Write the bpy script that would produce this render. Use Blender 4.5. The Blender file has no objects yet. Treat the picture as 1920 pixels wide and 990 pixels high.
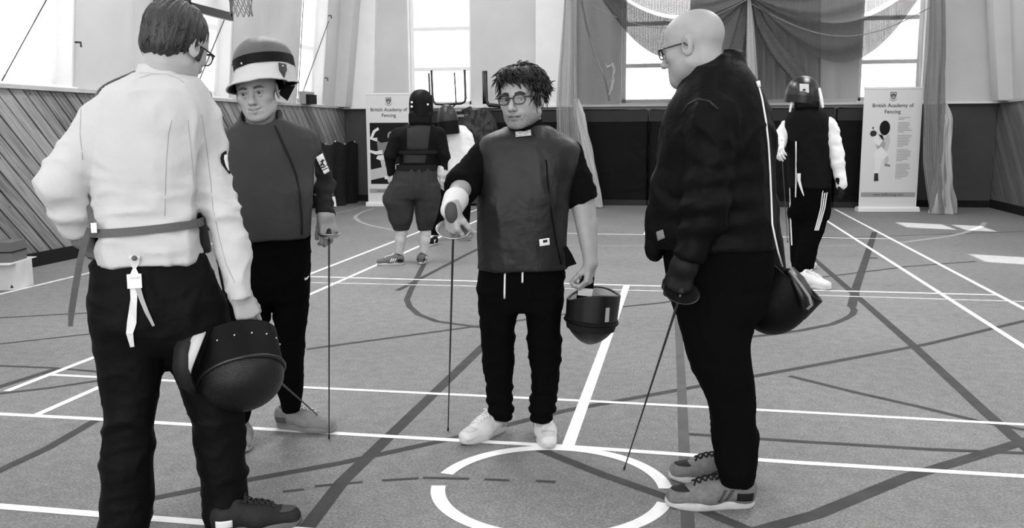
import bpy, bmesh, math, random
import numpy as np
from mathutils import Vector, Matrix

SC = bpy.context.scene
COL = SC.collection
rnd = random.Random(7)

# ------------------------------------------------------------------ camera
FPX, YAW, PITCH, ROLL = 1707.47, -.184987, -.145711, -.004148
CAM = np.array([.461897, -3.251527, 1.355376])
def cam_axes():
    fw = np.array([math.sin(YAW)*math.cos(PITCH), math.cos(YAW)*math.cos(PITCH), math.sin(PITCH)])
    r = np.array([math.cos(YAW), -math.sin(YAW), 0.0]); u = np.cross(r, fw)
    r2 = r*math.cos(ROLL)+u*math.sin(ROLL)
    return r2, np.cross(r2, fw), fw
CR, CU, CF = cam_axes()
cd = bpy.data.cameras.new('camera'); cam = bpy.data.objects.new('camera', cd); COL.objects.link(cam)
cd.sensor_width = 36.0; cd.lens = FPX*36/1920; cd.clip_start = .05; cd.clip_end = 300
cam.matrix_world = Matrix(((CR[0], CU[0], -CF[0], CAM[0]), (CR[1], CU[1], -CF[1], CAM[1]), (CR[2], CU[2], -CF[2], CAM[2]), (0, 0, 0, 1)))
SC.camera = cam

# ------------------------------------------------------------------ light
SC.view_settings.view_transform = 'Standard'; SC.view_settings.look = 'None'
SC.view_settings.exposure = 0.5; SC.view_settings.gamma = 1.0; SC.view_settings.use_curve_mapping = False
try: SC.cycles.use_denoising = True
except Exception: pass
SC.cycles.max_bounces = 8; SC.cycles.transparent_max_bounces = 24; SC.cycles.caustics_reflective = False; SC.cycles.caustics_refractive = False
SC.cycles.sample_clamp_indirect = 6.0
w = bpy.data.worlds.new('overcast_sky'); SC.world = w; w.use_nodes = True
bg = w.node_tree.nodes['Background']; bg.inputs[0].default_value = (.92, .92, .92, 1); bg.inputs[1].default_value = 3.2
sd = bpy.data.lights.new('sun', 'SUN'); sd.energy = 9.0; sd.angle = math.radians(.6)
sun = bpy.data.objects.new('sun', sd); COL.objects.link(sun)
sun.rotation_euler = Vector((-1, .44, -1.67)).to_track_quat('-Z', 'Y').to_euler(); sun.location = (14, 0, 12)

for _x in (-3.2, 2.8):  # unseen area lamps without fixtures, added to brighten the hall
    for _y, _e in ((-4.5, 30), (0.5, 60), (5.5, 190), (10.5, 75)):
        al = bpy.data.lights.new('added_ceiling_fill', 'AREA'); al.shape = 'RECTANGLE'; al.size = 1.6; al.size_y = 3.2; al.energy = _e
        ao = bpy.data.objects.new('added_ceiling_fill', al); COL.objects.link(ao); ao.location = (_x, _y, 6.0)

def ray(px, py): return CF + CR*(px-960)/FPX - CU*(py-495)/FPX
def on_z(px, py, z=0.0):
    d = ray(px, py); return CAM + d*(z-CAM[2])/d[2]
def on_Y(px, py, Y):
    d = ray(px, py); return CAM + d*(Y-CAM[1])/d[1]
def on_X(px, py, X):
    d = ray(px, py); return CAM + d*(X-CAM[0])/d[0]

# ------------------------------------------------------------------ objects
def put(o, parent=None):
    COL.objects.link(o)
    if parent is not None: o.parent = parent
    return o
def tag(o, label=None, cat=None, group=None, kind=None):
    if label: o['label'] = label
    if cat: o['category'] = cat
    if group: o['group'] = group
    if kind: o['kind'] = kind
    return o
def thing(name, label, cat, loc=(0, 0, 0), rz=0.0, group=None):
    o = bpy.data.objects.new(name, None); put(o); o.location = loc; o.rotation_euler = (0, 0, rz); o.empty_display_size = .1
    return tag(o, label, cat, group)
def mesh(name, V, F, mat=None, parent=None, smooth=False, uv=None):
    me = bpy.data.meshes.new(name)
    me.from_pydata([tuple(map(float, v)) for v in V] if not isinstance(V, np.ndarray) else V.tolist(), [], F if not isinstance(F, np.ndarray) else F.tolist())
    if smooth: me.polygons.foreach_set('use_smooth', [True]*len(me.polygons))
    me.update()
    if uv is not None:
        l = me.uv_layers.new(name='UVMap'); li = np.zeros(len(me.loops), np.int32); me.loops.foreach_get('vertex_index', li)
        l.data.foreach_set('uv', np.asarray(uv, np.float32)[li].ravel())
    o = bpy.data.objects.new(name, me)
    if mat is not None:
        for m in (mat if isinstance(mat, (list, tuple)) else [mat]): me.materials.append(m)
    return put(o, parent)

class MB:
    """collects simple shapes that make up ONE mesh"""
    def __init__(s): s.V = []; s.F = []
    def add(s, V, F):
        n = len(s.V); s.V += [tuple(map(float, v)) for v in V]; s.F += [tuple(int(i)+n for i in f) for f in F]; return s
    def box(s, lo, hi, M=None):
        x0, y0, z0 = lo; x1, y1, z1 = hi
        V = [(x0,y0,z0),(x1,y0,z0),(x1,y1,z0),(x0,y1,z0),(x0,y0,z1),(x1,y0,z1),(x1,y1,z1),(x0,y1,z1)]
        if M is not None: V = [M @ Vector(v) for v in V]
        return s.add(V, [(3,2,1,0),(4,5,6,7),(0,1,5,4),(1,2,6,5),(2,3,7,6),(3,0,4,7)])
    def hexa(s, V):
        return s.add(V, [(3,2,1,0),(4,5,6,7),(0,1,5,4),(1,2,6,5),(2,3,7,6),(3,0,4,7)])
    def prism(s, poly, axis, t0, t1):
        """poly: 2D points; axis 'x','y','z' is the extrusion axis"""
        def P(a, b, t): return {'x': (t, a, b), 'y': (a, t, b), 'z': (a, b, t)}[axis]
        n = len(poly); V = [P(a, b, t0) for a, b in poly]+[P(a, b, t1) for a, b in poly]
        F = [tuple(range(n-1, -1, -1)), tuple(range(n, 2*n))]+[(i, (i+1) % n, n+(i+1) % n, n+i) for i in range(n)]
        return s.add(V, F)
    def tube(s, pts, rad, seg=8, sq=None, closed=False):
        pts = [np.asarray(p, float) for p in pts]; n = len(pts)
        rad = [rad]*n if np.isscalar(rad) else list(rad)
        V = []; prev = None
        for i, p in enumerate(pts):
            a = pts[(i-1) % n] if (i > 0 or closed) else p; b = pts[(i+1) % n] if (i < n-1 or closed) else p
            t = b-a; t = t/(np.linalg.norm(t)+1e-9)
            if prev is None:
                up = np.array([0, 0, 1.0]) if abs(t[2]) < .9 else np.array([1.0, 0, 0])
                if sq is not None: up = np.asarray(sq[0], float)
            else: up = prev
            e1 = up-t*np.dot(up, t); e1 /= np.linalg.norm(e1)+1e-9; e2 = np.cross(t, e1); prev = e1
            f = 1.0 if sq is None else sq[1]
            for k in range(seg):
                an = 2*math.pi*k/seg
                V.append(p+rad[i]*(f*math.cos(an)*e1+math.sin(an)*e2))
        F = []
        for i in range(n if closed else n-1):
            j = (i+1) % n
            for k in range(seg):
                F.append((i*seg+k, i*seg+(k+1) % seg, j*seg+(k+1) % seg, j*seg+k))
        if not closed:
            F.append(tuple(range(seg-1, -1, -1))); F.append(tuple((n-1)*seg+k for k in range(seg)))
        return s.add(V, F)
    def ribbon(s, pts, nrm, w, t):
        """flat strap along pts; nrm = outward normal(s), w width, t thickness"""
        pts = [np.asarray(p, float) for p in pts]; n = len(pts); V = []
        ws = [w]*n if np.isscalar(w) else w
        for i, p in enumerate(pts):
            d = pts[min(i+1, n-1)]-pts[max(i-1, 0)]; d /= np.linalg.norm(d)+1e-9
            nn = np.asarray(nrm[i] if isinstance(nrm, list) else nrm, float); nn = nn-d*np.dot(nn, d); nn /= np.linalg.norm(nn)+1e-9
            e = np.cross(d, nn)*ws[i]/2
            V += [p-e-nn*t/2, p+e-nn*t/2, p+e+nn*t/2, p-e+nn*t/2]
        F = [(3, 2, 1, 0), tuple(4*(n-1)+k for k in range(4))]
        for i in range(n-1):
            for k in range(4): F.append((4*i+k, 4*i+(k+1) % 4, 4*i+4+(k+1) % 4, 4*i+4+k))
        return s.add(V, F)
    def lathe(s, prof, seg=24, M=None, cap=False):
        V = []
        for r, z in prof:
            for k in range(seg):
                a = 2*math.pi*k/seg; V.append(Vector((r*math.cos(a), r*math.sin(a), z)))
        if M is not None: V = [M @ v for v in V]
        F = [(i*seg+k, i*seg+(k+1) % seg, (i+1)*seg+(k+1) % seg, (i+1)*seg+k) for i in range(len(prof)-1) for k in range(seg)]
        if cap: F += [tuple(range(seg-1, -1, -1)), tuple((len(prof)-1)*seg+k for k in range(seg))]
        return s.add(V, F)
    def obj(s, name, mat, parent=None, smooth=False):
        return mesh(name, s.V, s.F, mat, parent, smooth)

def box(name, lo, hi, mat, parent=None): return MB().box(lo, hi).obj(name, mat, parent)

def frame_mat(y, z, loc=(0, 0, 0)):
    """4x4 with local y and z axes given (x = y cross z)"""
    y = np.asarray(y, float); y = y/np.linalg.norm(y); z = np.asarray(z, float); z = z-y*np.dot(y, z); z /= np.linalg.norm(z); x = np.cross(y, z)
    M = np.eye(4); M[:3, 0] = x; M[:3, 1] = y; M[:3, 2] = z; M[:3, 3] = loc; return M

# ------------------------------------------------------------------ materials
MATS = {}
def mat(name, g, rough=.8, spec=.3, bump=0.0, bscale=60.0, var=0.0, vscale=8.0, metal=0.0, coat=0.0, sheen=0.0, attr=None, stretch=None, wrinkle=0.0):
    """grey procedural material: g albedo, var = noise variation of it, bump = fine relief"""
    if name in MATS: return MATS[name]
    m = bpy.data.materials.new(name); m.use_nodes = True; nt = m.node_tree; N = nt.nodes; L = nt.links
    b = N['Principled BSDF']; b.inputs['Base Color'].default_value = (g, g, g, 1); b.inputs['Roughness'].default_value = rough
    b.inputs['Specular IOR Level'].default_value = spec; b.inputs['Metallic'].default_value = metal; b.inputs['Coat Weight'].default_value = coat
    if sheen: b.inputs['Sheen Weight'].default_value = sheen
    tc = N.new('ShaderNodeTexCoord'); src = tc.outputs['Object']
    if stretch:
        mp = N.new('ShaderNodeMapping'); mp.inputs['Scale'].default_value = stretch; L.new(src, mp.inputs['Vector']); src = mp.outputs['Vector']
    col = None
    if var:
        n = N.new('ShaderNodeTexNoise'); n.inputs['Scale'].default_value = vscale; n.inputs['Detail'].default_value = 5; L.new(src, n.inputs['Vector'])
        r = N.new('ShaderNodeMapRange'); r.inputs['From Min'].default_value = .3; r.inputs['From Max'].default_value = .7
        r.inputs['To Min'].default_value = g*(1-var); r.inputs['To Max'].default_value = g*(1+var); L.new(n.outputs['Fac'], r.inputs['Value']); col = r.outputs['Result']
    if attr:
        a = N.new('ShaderNodeAttribute'); a.attribute_name = attr
        mu = N.new('ShaderNodeMath'); mu.operation = 'MULTIPLY'; L.new(a.outputs['Fac'], mu.inputs[0])
        if col: L.new(col, mu.inputs[1])
        else: mu.inputs[1].default_value = g
        col = mu.outputs[0]
    if col: L.new(col, b.inputs['Base Color'])
    if bump:
        n2 = N.new('ShaderNodeTexNoise'); n2.inputs['Scale'].default_value = bscale; n2.inputs['Detail'].default_value = 3; L.new(src, n2.inputs['Vector'])
        bp = N.new('ShaderNodeBump'); bp.inputs['Strength'].default_value = bump; bp.inputs['Distance'].default_value = .01
        L.new(n2.outputs['Fac'], bp.inputs['Height']); L.new(bp.outputs['Normal'], b.inputs['Normal'])
    if wrinkle:
        n3 = N.new('ShaderNodeTexNoise'); n3.inputs['Scale'].default_value = 9; n3.inputs['Detail'].default_value = 3; n3.inputs['Distortion'].default_value = .35; L.new(src, n3.inputs['Vector'])
        bw = N.new('ShaderNodeBump'); bw.inputs['Strength'].default_value = wrinkle; bw.inputs['Distance'].default_value = .03; L.new(n3.outputs['Fac'], bw.inputs['Height'])
        old = b.inputs['Normal'].links[0].from_socket if b.inputs['Normal'].links else None
        if old: L.new(old, bw.inputs['Normal'])
        L.new(bw.outputs['Normal'], b.inputs['Normal'])
    MATS[name] = m; return m

def glass_mat(name='window_glass', tint=.97, gloss=.06):
    m = bpy.data.materials.new(name); m.use_nodes = True; nt = m.node_tree; N = nt.nodes; L = nt.links
    N.remove(N['Principled BSDF']); out = N['Material Output']
    t = N.new('ShaderNodeBsdfTransparent'); t.inputs[0].default_value = (tint, tint, tint, 1)
    g = N.new('ShaderNodeBsdfGlossy'); g.inputs['Roughness'].default_value = .05
    mx = N.new('ShaderNodeMixShader'); mx.inputs[0].default_value = gloss; L.new(t.outputs[0], mx.inputs[1]); L.new(g.outputs[0], mx.inputs[2]); L.new(mx.outputs[0], out.inputs[0])
    return m

def net_mat(name, g, cells_u, cells_v, line, veil, rough=.9):
    """net cloth: strands of a square mesh (UV) plus a thin veil of finer thread"""
    m = bpy.data.materials.new(name); m.use_nodes = True; nt = m.node_tree; N = nt.nodes; L = nt.links
    b = N['Principled BSDF']; b.inputs['Base Color'].default_value = (g, g, g, 1); b.inputs['Roughness'].default_value = rough
    out = N['Material Output']; uv = N.new('ShaderNodeUVMap'); sp = N.new('ShaderNodeSeparateXYZ'); L.new(uv.outputs[0], sp.inputs[0])
    def lines(sock, n):
        a = N.new('ShaderNodeMath'); a.operation = 'MULTIPLY'; a.inputs[1].default_value = n; L.new(sock, a.inputs[0])
        f = N.new('ShaderNodeMath'); f.operation = 'FRACT'; L.new(a.outputs[0], f.inputs[0])
        c = N.new('ShaderNodeMath'); c.operation = 'LESS_THAN'; c.inputs[1].default_value = line; L.new(f.outputs[0], c.inputs[0]); return c.outputs[0]
    mx = N.new('ShaderNodeMath'); mx.operation = 'MAXIMUM'; L.new(lines(sp.outputs[0], cells_u), mx.inputs[0]); L.new(lines(sp.outputs[1], cells_v), mx.inputs[1])
    al = N.new('ShaderNodeMath'); al.operation = 'MAXIMUM'; al.inputs[1].default_value = veil; L.new(mx.outputs[0], al.inputs[0])
    t = N.new('ShaderNodeBsdfTransparent'); ms = N.new('ShaderNodeMixShader')
    L.new(al.outputs[0], ms.inputs[0]); L.new(t.outputs[0], ms.inputs[1]); L.new(b.outputs[0], ms.inputs[2]); L.new(ms.outputs[0], out.inputs[0])
    return m

# ------------------------------------------------------------------ noise + signed-distance modelling
_rs = np.random.RandomState(3); _LAT = _rs.rand(32, 32, 32).astype(np.float32)*2-1
def vnoise(x, y, z):
    x, y, z = np.broadcast_arrays(x, y, z)
    xi = np.floor(x).astype(np.int32); yi = np.floor(y).astype(np.int32); zi = np.floor(z).astype(np.int32)
    fx, fy, fz = x-xi, y-yi, z-zi
    fx = fx*fx*(3-2*fx); fy = fy*fy*(3-2*fy); fz = fz*fz*(3-2*fz)
    g = lambda a, b, c: _LAT[(xi+a) & 31, (yi+b) & 31, (zi+c) & 31]
    x00 = g(0,0,0)*(1-fx)+g(1,0,0)*fx; x10 = g(0,1,0)*(1-fx)+g(1,1,0)*fx
    x01 = g(0,0,1)*(1-fx)+g(1,0,1)*fx; x11 = g(0,1,1)*(1-fx)+g(1,1,1)*fx
    return (x00*(1-fy)+x10*fy)*(1-fz)+(x01*(1-fy)+x11*fy)*fz

class Cap:
    """tapered capsule a->b; sq=(axis, factor) makes the section elliptic (factor > 1 widens along axis)"""
    def __init__(s, a, b, ra, rb=None, sq=None):
        s.a = np.asarray(a, float); s.b = np.asarray(b, float); s.ra = ra; s.rb = ra if rb is None else rb; s.sq = sq
        m = max(s.ra, s.rb)*max(1.0, sq[1] if sq else 1.0)
        s.lo = np.minimum(s.a, s.b)-m; s.hi = np.maximum(s.a, s.b)+m
    def __call__(s, X, Y, Z):
        ab = s.b-s.a; L2 = float(ab@ab)+1e-12
        px, py, pz = X-s.a[0], Y-s.a[1], Z-s.a[2]
        t = np.clip((px*ab[0]+py*ab[1]+pz*ab[2])/L2, 0, 1)
        qx, qy, qz = px-t*ab[0], py-t*ab[1], pz-t*ab[2]
        if s.sq:
            ax = np.asarray(s.sq[0], float); ax = ax/np.linalg.norm(ax); f = s.sq[1]
            c = qx*ax[0]+qy*ax[1]+qz*ax[2]; c2 = c*(1/f-1)
            qx, qy, qz = qx+ax[0]*c2, qy+ax[1]*c2, qz+ax[2]*c2
        return np.sqrt(qx*qx+qy*qy+qz*qz)-(s.ra+(s.rb-s.ra)*t)
class Ell:
    def __init__(s, c, r, R=None):
        s.c = np.asarray(c, float); s.r = np.asarray(r, float) if not np.isscalar(r) else np.array([r]*3, float); s.R = None if R is None else np.asarray(R, float)[:3, :3]
        m = s.r if R is None else np.array([s.r.max()]*3); s.lo = s.c-m; s.hi = s.c+m
    def __call__(s, X, Y, Z):
        x, y, z = X-s.c[0], Y-s.c[1], Z-s.c[2]
        if s.R is not None:
            R = s.R; x, y, z = R[0,0]*x+R[1,0]*y+R[2,0]*z, R[0,1]*x+R[1,1]*y+R[2,1]*z, R[0,2]*x+R[1,2]*y+R[2,2]*z
        k0 = np.sqrt((x/s.r[0])**2+(y/s.r[1])**2+(z/s.r[2])**2); k1 = np.sqrt((x/s.r[0]**2)**2+(y/s.r[1]**2)**2+(z/s.r[2]**2)**2)
        return k0*(k0-1)/(k1+1e-9)
class Box:
    def __init__(s, c, hs, R=None, rd=.005):
        s.c = np.asarray(c, float); s.h = np.asarray(hs, float); s.R = None if R is None else np.asarray(R, float)[:3, :3]; s.rd = rd
        m = s.h if R is None else np.array([np.linalg.norm(s.h)]*3); s.lo = s.c-m; s.hi = s.c+m
    def __call__(s, X, Y, Z):
        x, y, z = X-s.c[0], Y-s.c[1], Z-s.c[2]
        if s.R is not None:
            R = s.R; x, y, z = R[0,0]*x+R[1,0]*y+R[2,0]*z, R[0,1]*x+R[1,1]*y+R[2,1]*z, R[0,2]*x+R[1,2]*y+R[2,2]*z
        qx, qy, qz = np.abs(x)-s.h[0]+s.rd, np.abs(y)-s.h[1]+s.rd, np.abs(z)-s.h[2]+s.rd
        return np.sqrt(np.maximum(qx, 0)**2+np.maximum(qy, 0)**2+np.maximum(qz, 0)**2)+np.minimum(np.maximum(np.maximum(qx, qy), qz), 0)-s.rd
class Loft:
    """stack of (super)elliptic sections rows=(z, cx, cy, rx, ry), smooth between them"""
    def __init__(s, rows, n=2.3, rd=.0):
        A = np.array(sorted(rows), float); z = A[:, 0]; s.n = n; s.rd = rd
        zz = np.linspace(z[0], z[-1], 160); s.z = zz; s.A = []
        for j in range(1, 5):
            y = A[:, j]; m = np.gradient(y, z) if len(z) > 2 else np.full(len(z), (y[-1]-y[0])/(z[-1]-z[0]))
            i = np.clip(np.searchsorted(z, zz)-1, 0, len(z)-2); h = z[i+1]-z[i]; t = (zz-z[i])/h
            s.A.append((2*t**3-3*t**2+1)*y[i]+(t**3-2*t**2+t)*h*m[i]+(-2*t**3+3*t**2)*y[i+1]+(t**3-t**2)*h*m[i+1])
        cx, cy, rx, ry = s.A
        s.lo = np.array([(cx-rx).min(), (cy-ry).min(), z[0]]); s.hi = np.array([(cx+rx).max(), (cy+ry).max(), z[-1]])
    def at(s, z): return [float(np.interp(z, s.z, a)) for a in s.A]
    def __call__(s, X, Y, Z):
        zf = Z.ravel(); cx, cy, rx, ry = [np.interp(zf, s.z, a).astype(np.float32).reshape(Z.shape) for a in s.A]
        u = np.abs((X-cx)/rx); v = np.abs((Y-cy)/ry)
        k = (u**s.n+v**s.n)**(1/s.n)
        d = (k-1)*np.minimum(rx, ry)
        e = np.maximum(s.z[0]-Z, Z-s.z[-1])
        if s.rd:
            r = s.rd; a = np.maximum(d+r, 0); b = np.maximum(e+r, 0); return np.sqrt(a*a+b*b)+np.minimum(np.maximum(d+r, e+r), 0)-r
        return np.maximum(d, e)
class Half:
    """half space on the side the normal points to is OUTSIDE"""
    def __init__(s, p, n):
        s.p = np.asarray(p, float); s.n = np.asarray(n, float)/np.linalg.norm(n); s.lo = None
    def __call__(s, X, Y, Z): return (X-s.p[0])*s.n[0]+(Y-s.p[1])*s.n[1]+(Z-s.p[2])*s.n[2]

class Field:
    def __init__(s, prims_or_lo, hi=None, h=.008, pad=.03):
        if hi is None:
            lo = np.min([p.lo for p in prims_or_lo], 0)-pad; hi = np.max([p.hi for p in prims_or_lo], 0)+pad
        else: lo = np.asarray(prims_or_lo, float); hi = np.asarray(hi, float)
        s.h = h; s.lo = lo; n = np.ceil((hi-lo)/h).astype(int)+1
        s.ax = [(lo[i]+np.arange(n[i])*h).astype(np.float32) for i in range(3)]; s.d = np.full(n, .2, np.float32)
    def blank(s):
        g_ = Field.__new__(Field); g_.h = s.h; g_.lo = s.lo; g_.ax = s.ax; g_.d = np.full(s.d.shape, .2, np.float32); return g_
    def _sub(s, p, m):
        if p.lo is None: sl = [slice(0, len(a)) for a in s.ax]
        else: sl = [slice(max(0, int((p.lo[i]-m-s.lo[i])/s.h)), max(0, min(len(s.ax[i]), int((p.hi[i]+m-s.lo[i])/s.h)+2))) for i in range(3)]
        X = s.ax[0][sl[0]][:, None, None]; Y = s.ax[1][sl[1]][None, :, None]; Z = s.ax[2][sl[2]][None, None, :]
        return tuple(sl), X, Y, Z
    def add(s, *ps, k=.02):
        for p in ps:
            sl, X, Y, Z = s._sub(p, max(k, 3*s.h)+.01); a = s.d[sl]
            if a.size == 0: continue
            b = np.broadcast_to(p(X, Y, Z), a.shape)
            if k > 0:
                hh = np.clip(.5+.5*(b-a)/k, 0, 1); s.d[sl] = b*(1-hh)+a*hh-k*hh*(1-hh)
            else: s.d[sl] = np.minimum(a, b)
        return s
    def cut(s, *ps, k=.01):
        for p in ps:
            sl, X, Y, Z = s._sub(p, max(k, 3*s.h)+.01); a = s.d[sl]
            if a.size == 0: continue
            b = -np.broadcast_to(p(X, Y, Z), a.shape)
            if k > 0:
                hh = np.clip(.5-.5*(b-a)/k, 0, 1); s.d[sl] = b*(1-hh)+a*hh+k*hh*(1-hh)
            else: s.d[sl] = np.maximum(a, b)
        return s
    def keep(s, *ps, k=.0):
        """intersect with half spaces or shapes (kept: inside)"""
        for p in ps:
            lo = p.lo; p.lo = None; sl, X, Y, Z = s._sub(p, 0); p.lo = lo
            b = np.broadcast_to(p(X, Y, Z), s.d.shape); s.d = np.maximum(s.d, b).astype(np.float32)
        return s
    def shell(s, t):
        s.d = np.maximum(s.d, -(s.d+t)); return s
    def noise(s, amp, fx, fy=None, fz=None, off=0.0):
        fy = fy or fx; fz = fz or fx
        X = s.ax[0][:, None, None]; Y = s.ax[1][None, :, None]; Z = s.ax[2][None, None, :]
        s.d = s.d + amp*vnoise(X*fx+off, Y*fy+off*1.7, Z*fz+off*.6); return s
    def nets(s):
        d = s.d.copy(); d[0] = d[-1] = .1; d[:, 0] = d[:, -1] = .1; d[:, :, 0] = d[:, :, -1] = .1
        S = d < 0
        c = np.zeros(np.array(d.shape)-1, np.int8)
        for i in (0, 1):
            for j in (0, 1):
                for k in (0, 1): c += S[i:S.shape[0]-1+i, j:S.shape[1]-1+j, k:S.shape[2]-1+k]
        I, J, K = np.nonzero((c > 0) & (c < 8)); n = len(I)
        idx = np.full(c.shape, -1, np.int64); idx[I, J, K] = np.arange(n)
        acc = np.zeros((n, 3)); cnt = np.zeros(n)
        for ax in range(3):
            for u in (0, 1):
                for v in (0, 1):
                    o0 = [0, 0, 0]; oth = [a for a in range(3) if a != ax]; o0[oth[0]] = u; o0[oth[1]] = v; o1 = list(o0); o1[ax] = 1
                    a = d[I+o0[0], J+o0[1], K+o0[2]]; b = d[I+o1[0], J+o1[1], K+o1[2]]
                    m = (a < 0) != (b < 0); t = np.where(m, a/np.where(m, a-b, 1), 0)
                    p = np.zeros((n, 3)); p[:, oth[0]] = u; p[:, oth[1]] = v; p[:, ax] = t
                    acc += p*m[:, None]; cnt += m
        V = (np.stack([I, J, K], 1)+acc/cnt[:, None])*s.h+s.lo
        F = []
        for ax in range(3):
            sl0 = [slice(1, -1)]*3; sl0[ax] = slice(0, -1); sl1 = list(sl0); sl1[ax] = slice(1, None)
            a = S[tuple(sl0)]; b = S[tuple(sl1)]
            i, j, k = np.nonzero(a != b); flip = a[i, j, k]
            g = [i+1, j+1, k+1]; g[ax] = g[ax]-1
            o = [x for x in range(3) if x != ax]
            def cell(u, v):
                q = [g[0].copy(), g[1].copy(), g[2].copy()]; q[o[0]] -= u; q[o[1]] -= v; return idx[q[0], q[1], q[2]]
            Q = np.stack([cell(0, 0), cell(1, 0), cell(1, 1), cell(0, 1)], 1)
            if ax == 1: flip = ~flip
            Q[~flip] = Q[~flip][:, ::-1]
            F.append(Q)
        return V, np.concatenate(F)

def vnormals(V, F):
    n = np.cross(V[F[:, 2]]-V[F[:, 0]], V[F[:, 3]]-V[F[:, 1]]); N = np.zeros_like(V)
    for i in range(4): np.add.at(N, F[:, i], n)
    return N/(np.linalg.norm(N, axis=1)[:, None]+1e-12)
def xf(M, V): return V @ np.asarray(M)[:3, :3].T + np.asarray(M)[:3, 3]
def merge(parts):
    V = []; F = []; n = 0
    for v, f in parts: V.append(v); F.append(f+n); n += len(v)
    return np.concatenate(V), np.concatenate(F)
def sdf_obj(name, fld, mat, parent=None, disp=None, M=None):
    V, F = fld.nets() if isinstance(fld, Field) else fld
    if disp is not None:
        N = vnormals(V, F); V = V+N*disp(V, N)[:, None]
    if M is not None: V = xf(M, V)
    return mesh(name, V, F, mat, parent, True)
def folds(amp, fx, fy, fz, off=0.0, sharp=1.0):
    """cloth folds: displacement along the normal from stretched noise"""
    def f(V, N):
        x, y, z = V.T; wx = .35*vnoise(x*7+off, y*7, z*5); wz = .35*vnoise(x*6, y*6+off, z*6)
        n = vnoise(x*fx+off+wx*1.5, y*fy+off, z*fz+off+wz*1.5); m = vnoise(x*fx*2.3+wx*2, y*fy*2.3+off, z*fz*2.3+off+wz*2)
        rg = np.clip(1-2.2*np.abs(n), 0, 1)**1.5+.5*np.clip(1-2.4*np.abs(m), 0, 1)**1.5
        return amp*(1.1*rg-.45+.6*n)
    return f
# ================================================================== the hall
XL, XR, YB, YF, ZW, LEAN, HT = -6.05, 5.75, 13.8, -9.0, 1.81, .10, 6.2
M_plaster = mat('plaster', .56, .9, .2, var=.06, vscale=1.5, bump=.05, bscale=40)
M_white = mat('white_paint', .78, .6, .3, var=.03, vscale=4)
M_black = mat('black_matt', .006, .8, .25)
M_blackgloss = mat('black_gloss', .008, .3, .5)
M_line = mat('white_line_paint', .88, .7, .2, var=.06, vscale=14)
M_dline = mat('dark_line_paint', .052, .75, .2, var=.2, vscale=9)
M_gline = mat('grey_line_paint', .36, .75, .2, var=.15, vscale=9)

# floor: worn granulated sports vinyl
def floor_mat():
    m = bpy.data.materials.new('sports_floor'); m.use_nodes = True; nt = m.node_tree; N = nt.nodes; L = nt.links
    b = N['Principled BSDF']; b.inputs['Roughness'].default_value = .62; b.inputs['Specular IOR Level'].default_value = .35
    tc = N.new('ShaderNodeTexCoord')
    def noise(sc, det, ro=.5):
        n = N.new('ShaderNodeTexNoise'); n.inputs['Scale'].default_value = sc; n.inputs['Detail'].default_value = det; n.inputs['Roughness'].default_value = ro; L.new(tc.outputs['Object'], n.inputs['Vector']); return n.outputs['Fac']
    def rng(s, a, b_, c, d):
        r = N.new('ShaderNodeMapRange'); r.inputs['From Min'].default_value = a; r.inputs['From Max'].default_value = b_; r.inputs['To Min'].default_value = c; r.inputs['To Max'].default_value = d; L.new(s, r.inputs['Value']); return r.outputs['Result']
    def mul(a, c):
        q = N.new('ShaderNodeMath'); q.operation = 'MULTIPLY'; L.new(a, q.inputs[0]); L.new(c, q.inputs[1]); return q.outputs[0]
    big = rng(noise(.7, 3), .3, .7, .158, .20)
    mid = rng(noise(14, 5, .65), .3, .7, .82, 1.18)
    fine = rng(noise(95, 3, .7), .35, .65, .62, 1.38)
    sc = N.new('ShaderNodeTexVoronoi'); sc.inputs['Scale'].default_value = 26; L.new(tc.outputs['Object'], sc.inputs['Vector'])
    sp = rng(sc.outputs['Distance'], .05, .12, .8, 1.0)
    L.new(mul(mul(big, mid), mul(fine, sp)), b.inputs['Base Color'])
    bp = N.new('ShaderNodeBump'); bp.inputs['Strength'].default_value = .08; bp.inputs['Distance'].default_value = .004; L.new(noise(120, 2), bp.inputs['Height']); L.new(bp.outputs[0], b.inputs['Normal'])
    return m
floor = mesh('floor', [(XL-.3, YF, 0), (XR+.3, YF, 0), (XR+.3, YB+.3, 0), (XL-.3, YB+.3, 0), (XL-.3, YF, -.1), (XR+.3, YF, -.1), (XR+.3, YB+.3, -.1), (XL-.3, YB+.3, -.1)],
             [(0,1,2,3),(7,6,5,4),(0,4,5,1),(1,5,6,2),(2,6,7,3),(3,7,4,0)], floor_mat()); tag(floor, kind='structure')

LZ = [.0008]
def stripe(name, pts, width, m, z=None):
    """painted floor line through ground points"""
    LZ[0] += .00002; z = z or LZ[0]
    P = [np.array([p[0], p[1]]) for p in pts]; V = []
    if 'arc' not in name:                      # lines that leave the picture run on
        for e, k in ((0, 1), (-1, -2)):
            d = np.array([*P[e], 0])-CAM; w_ = d@CF; x_, y_ = 960+FPX*(d@CR)/w_, 495-FPX*(d@CU)/w_
            if not (6 < x_ < 1914 and y_ < 984):
                q = P[e]-P[k]; q = P[e]+q/np.linalg.norm(q)*1.8; q = np.array([min(max(q[0], -5.9), 5.6), q[1]])
                P = [q]+P if e == 0 else P+[q]
    n = len(P)
    for i in range(n):
        d = P[min(i+1, n-1)]-P[max(i-1, 0)]; d /= np.linalg.norm(d); e = np.array([-d[1], d[0]])*width/2
        V += [(*(P[i]-e), z), (*(P[i]+e), z)]
    o = mesh(name, V, [(2*i, 2*i+2, 2*i+3, 2*i+1) for i in range(n-1)], m, floor); return o
def g(px, py): return on_z(px, py)[:2]
WL, DL = 'court_line', 'dark_court_line'
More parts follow.
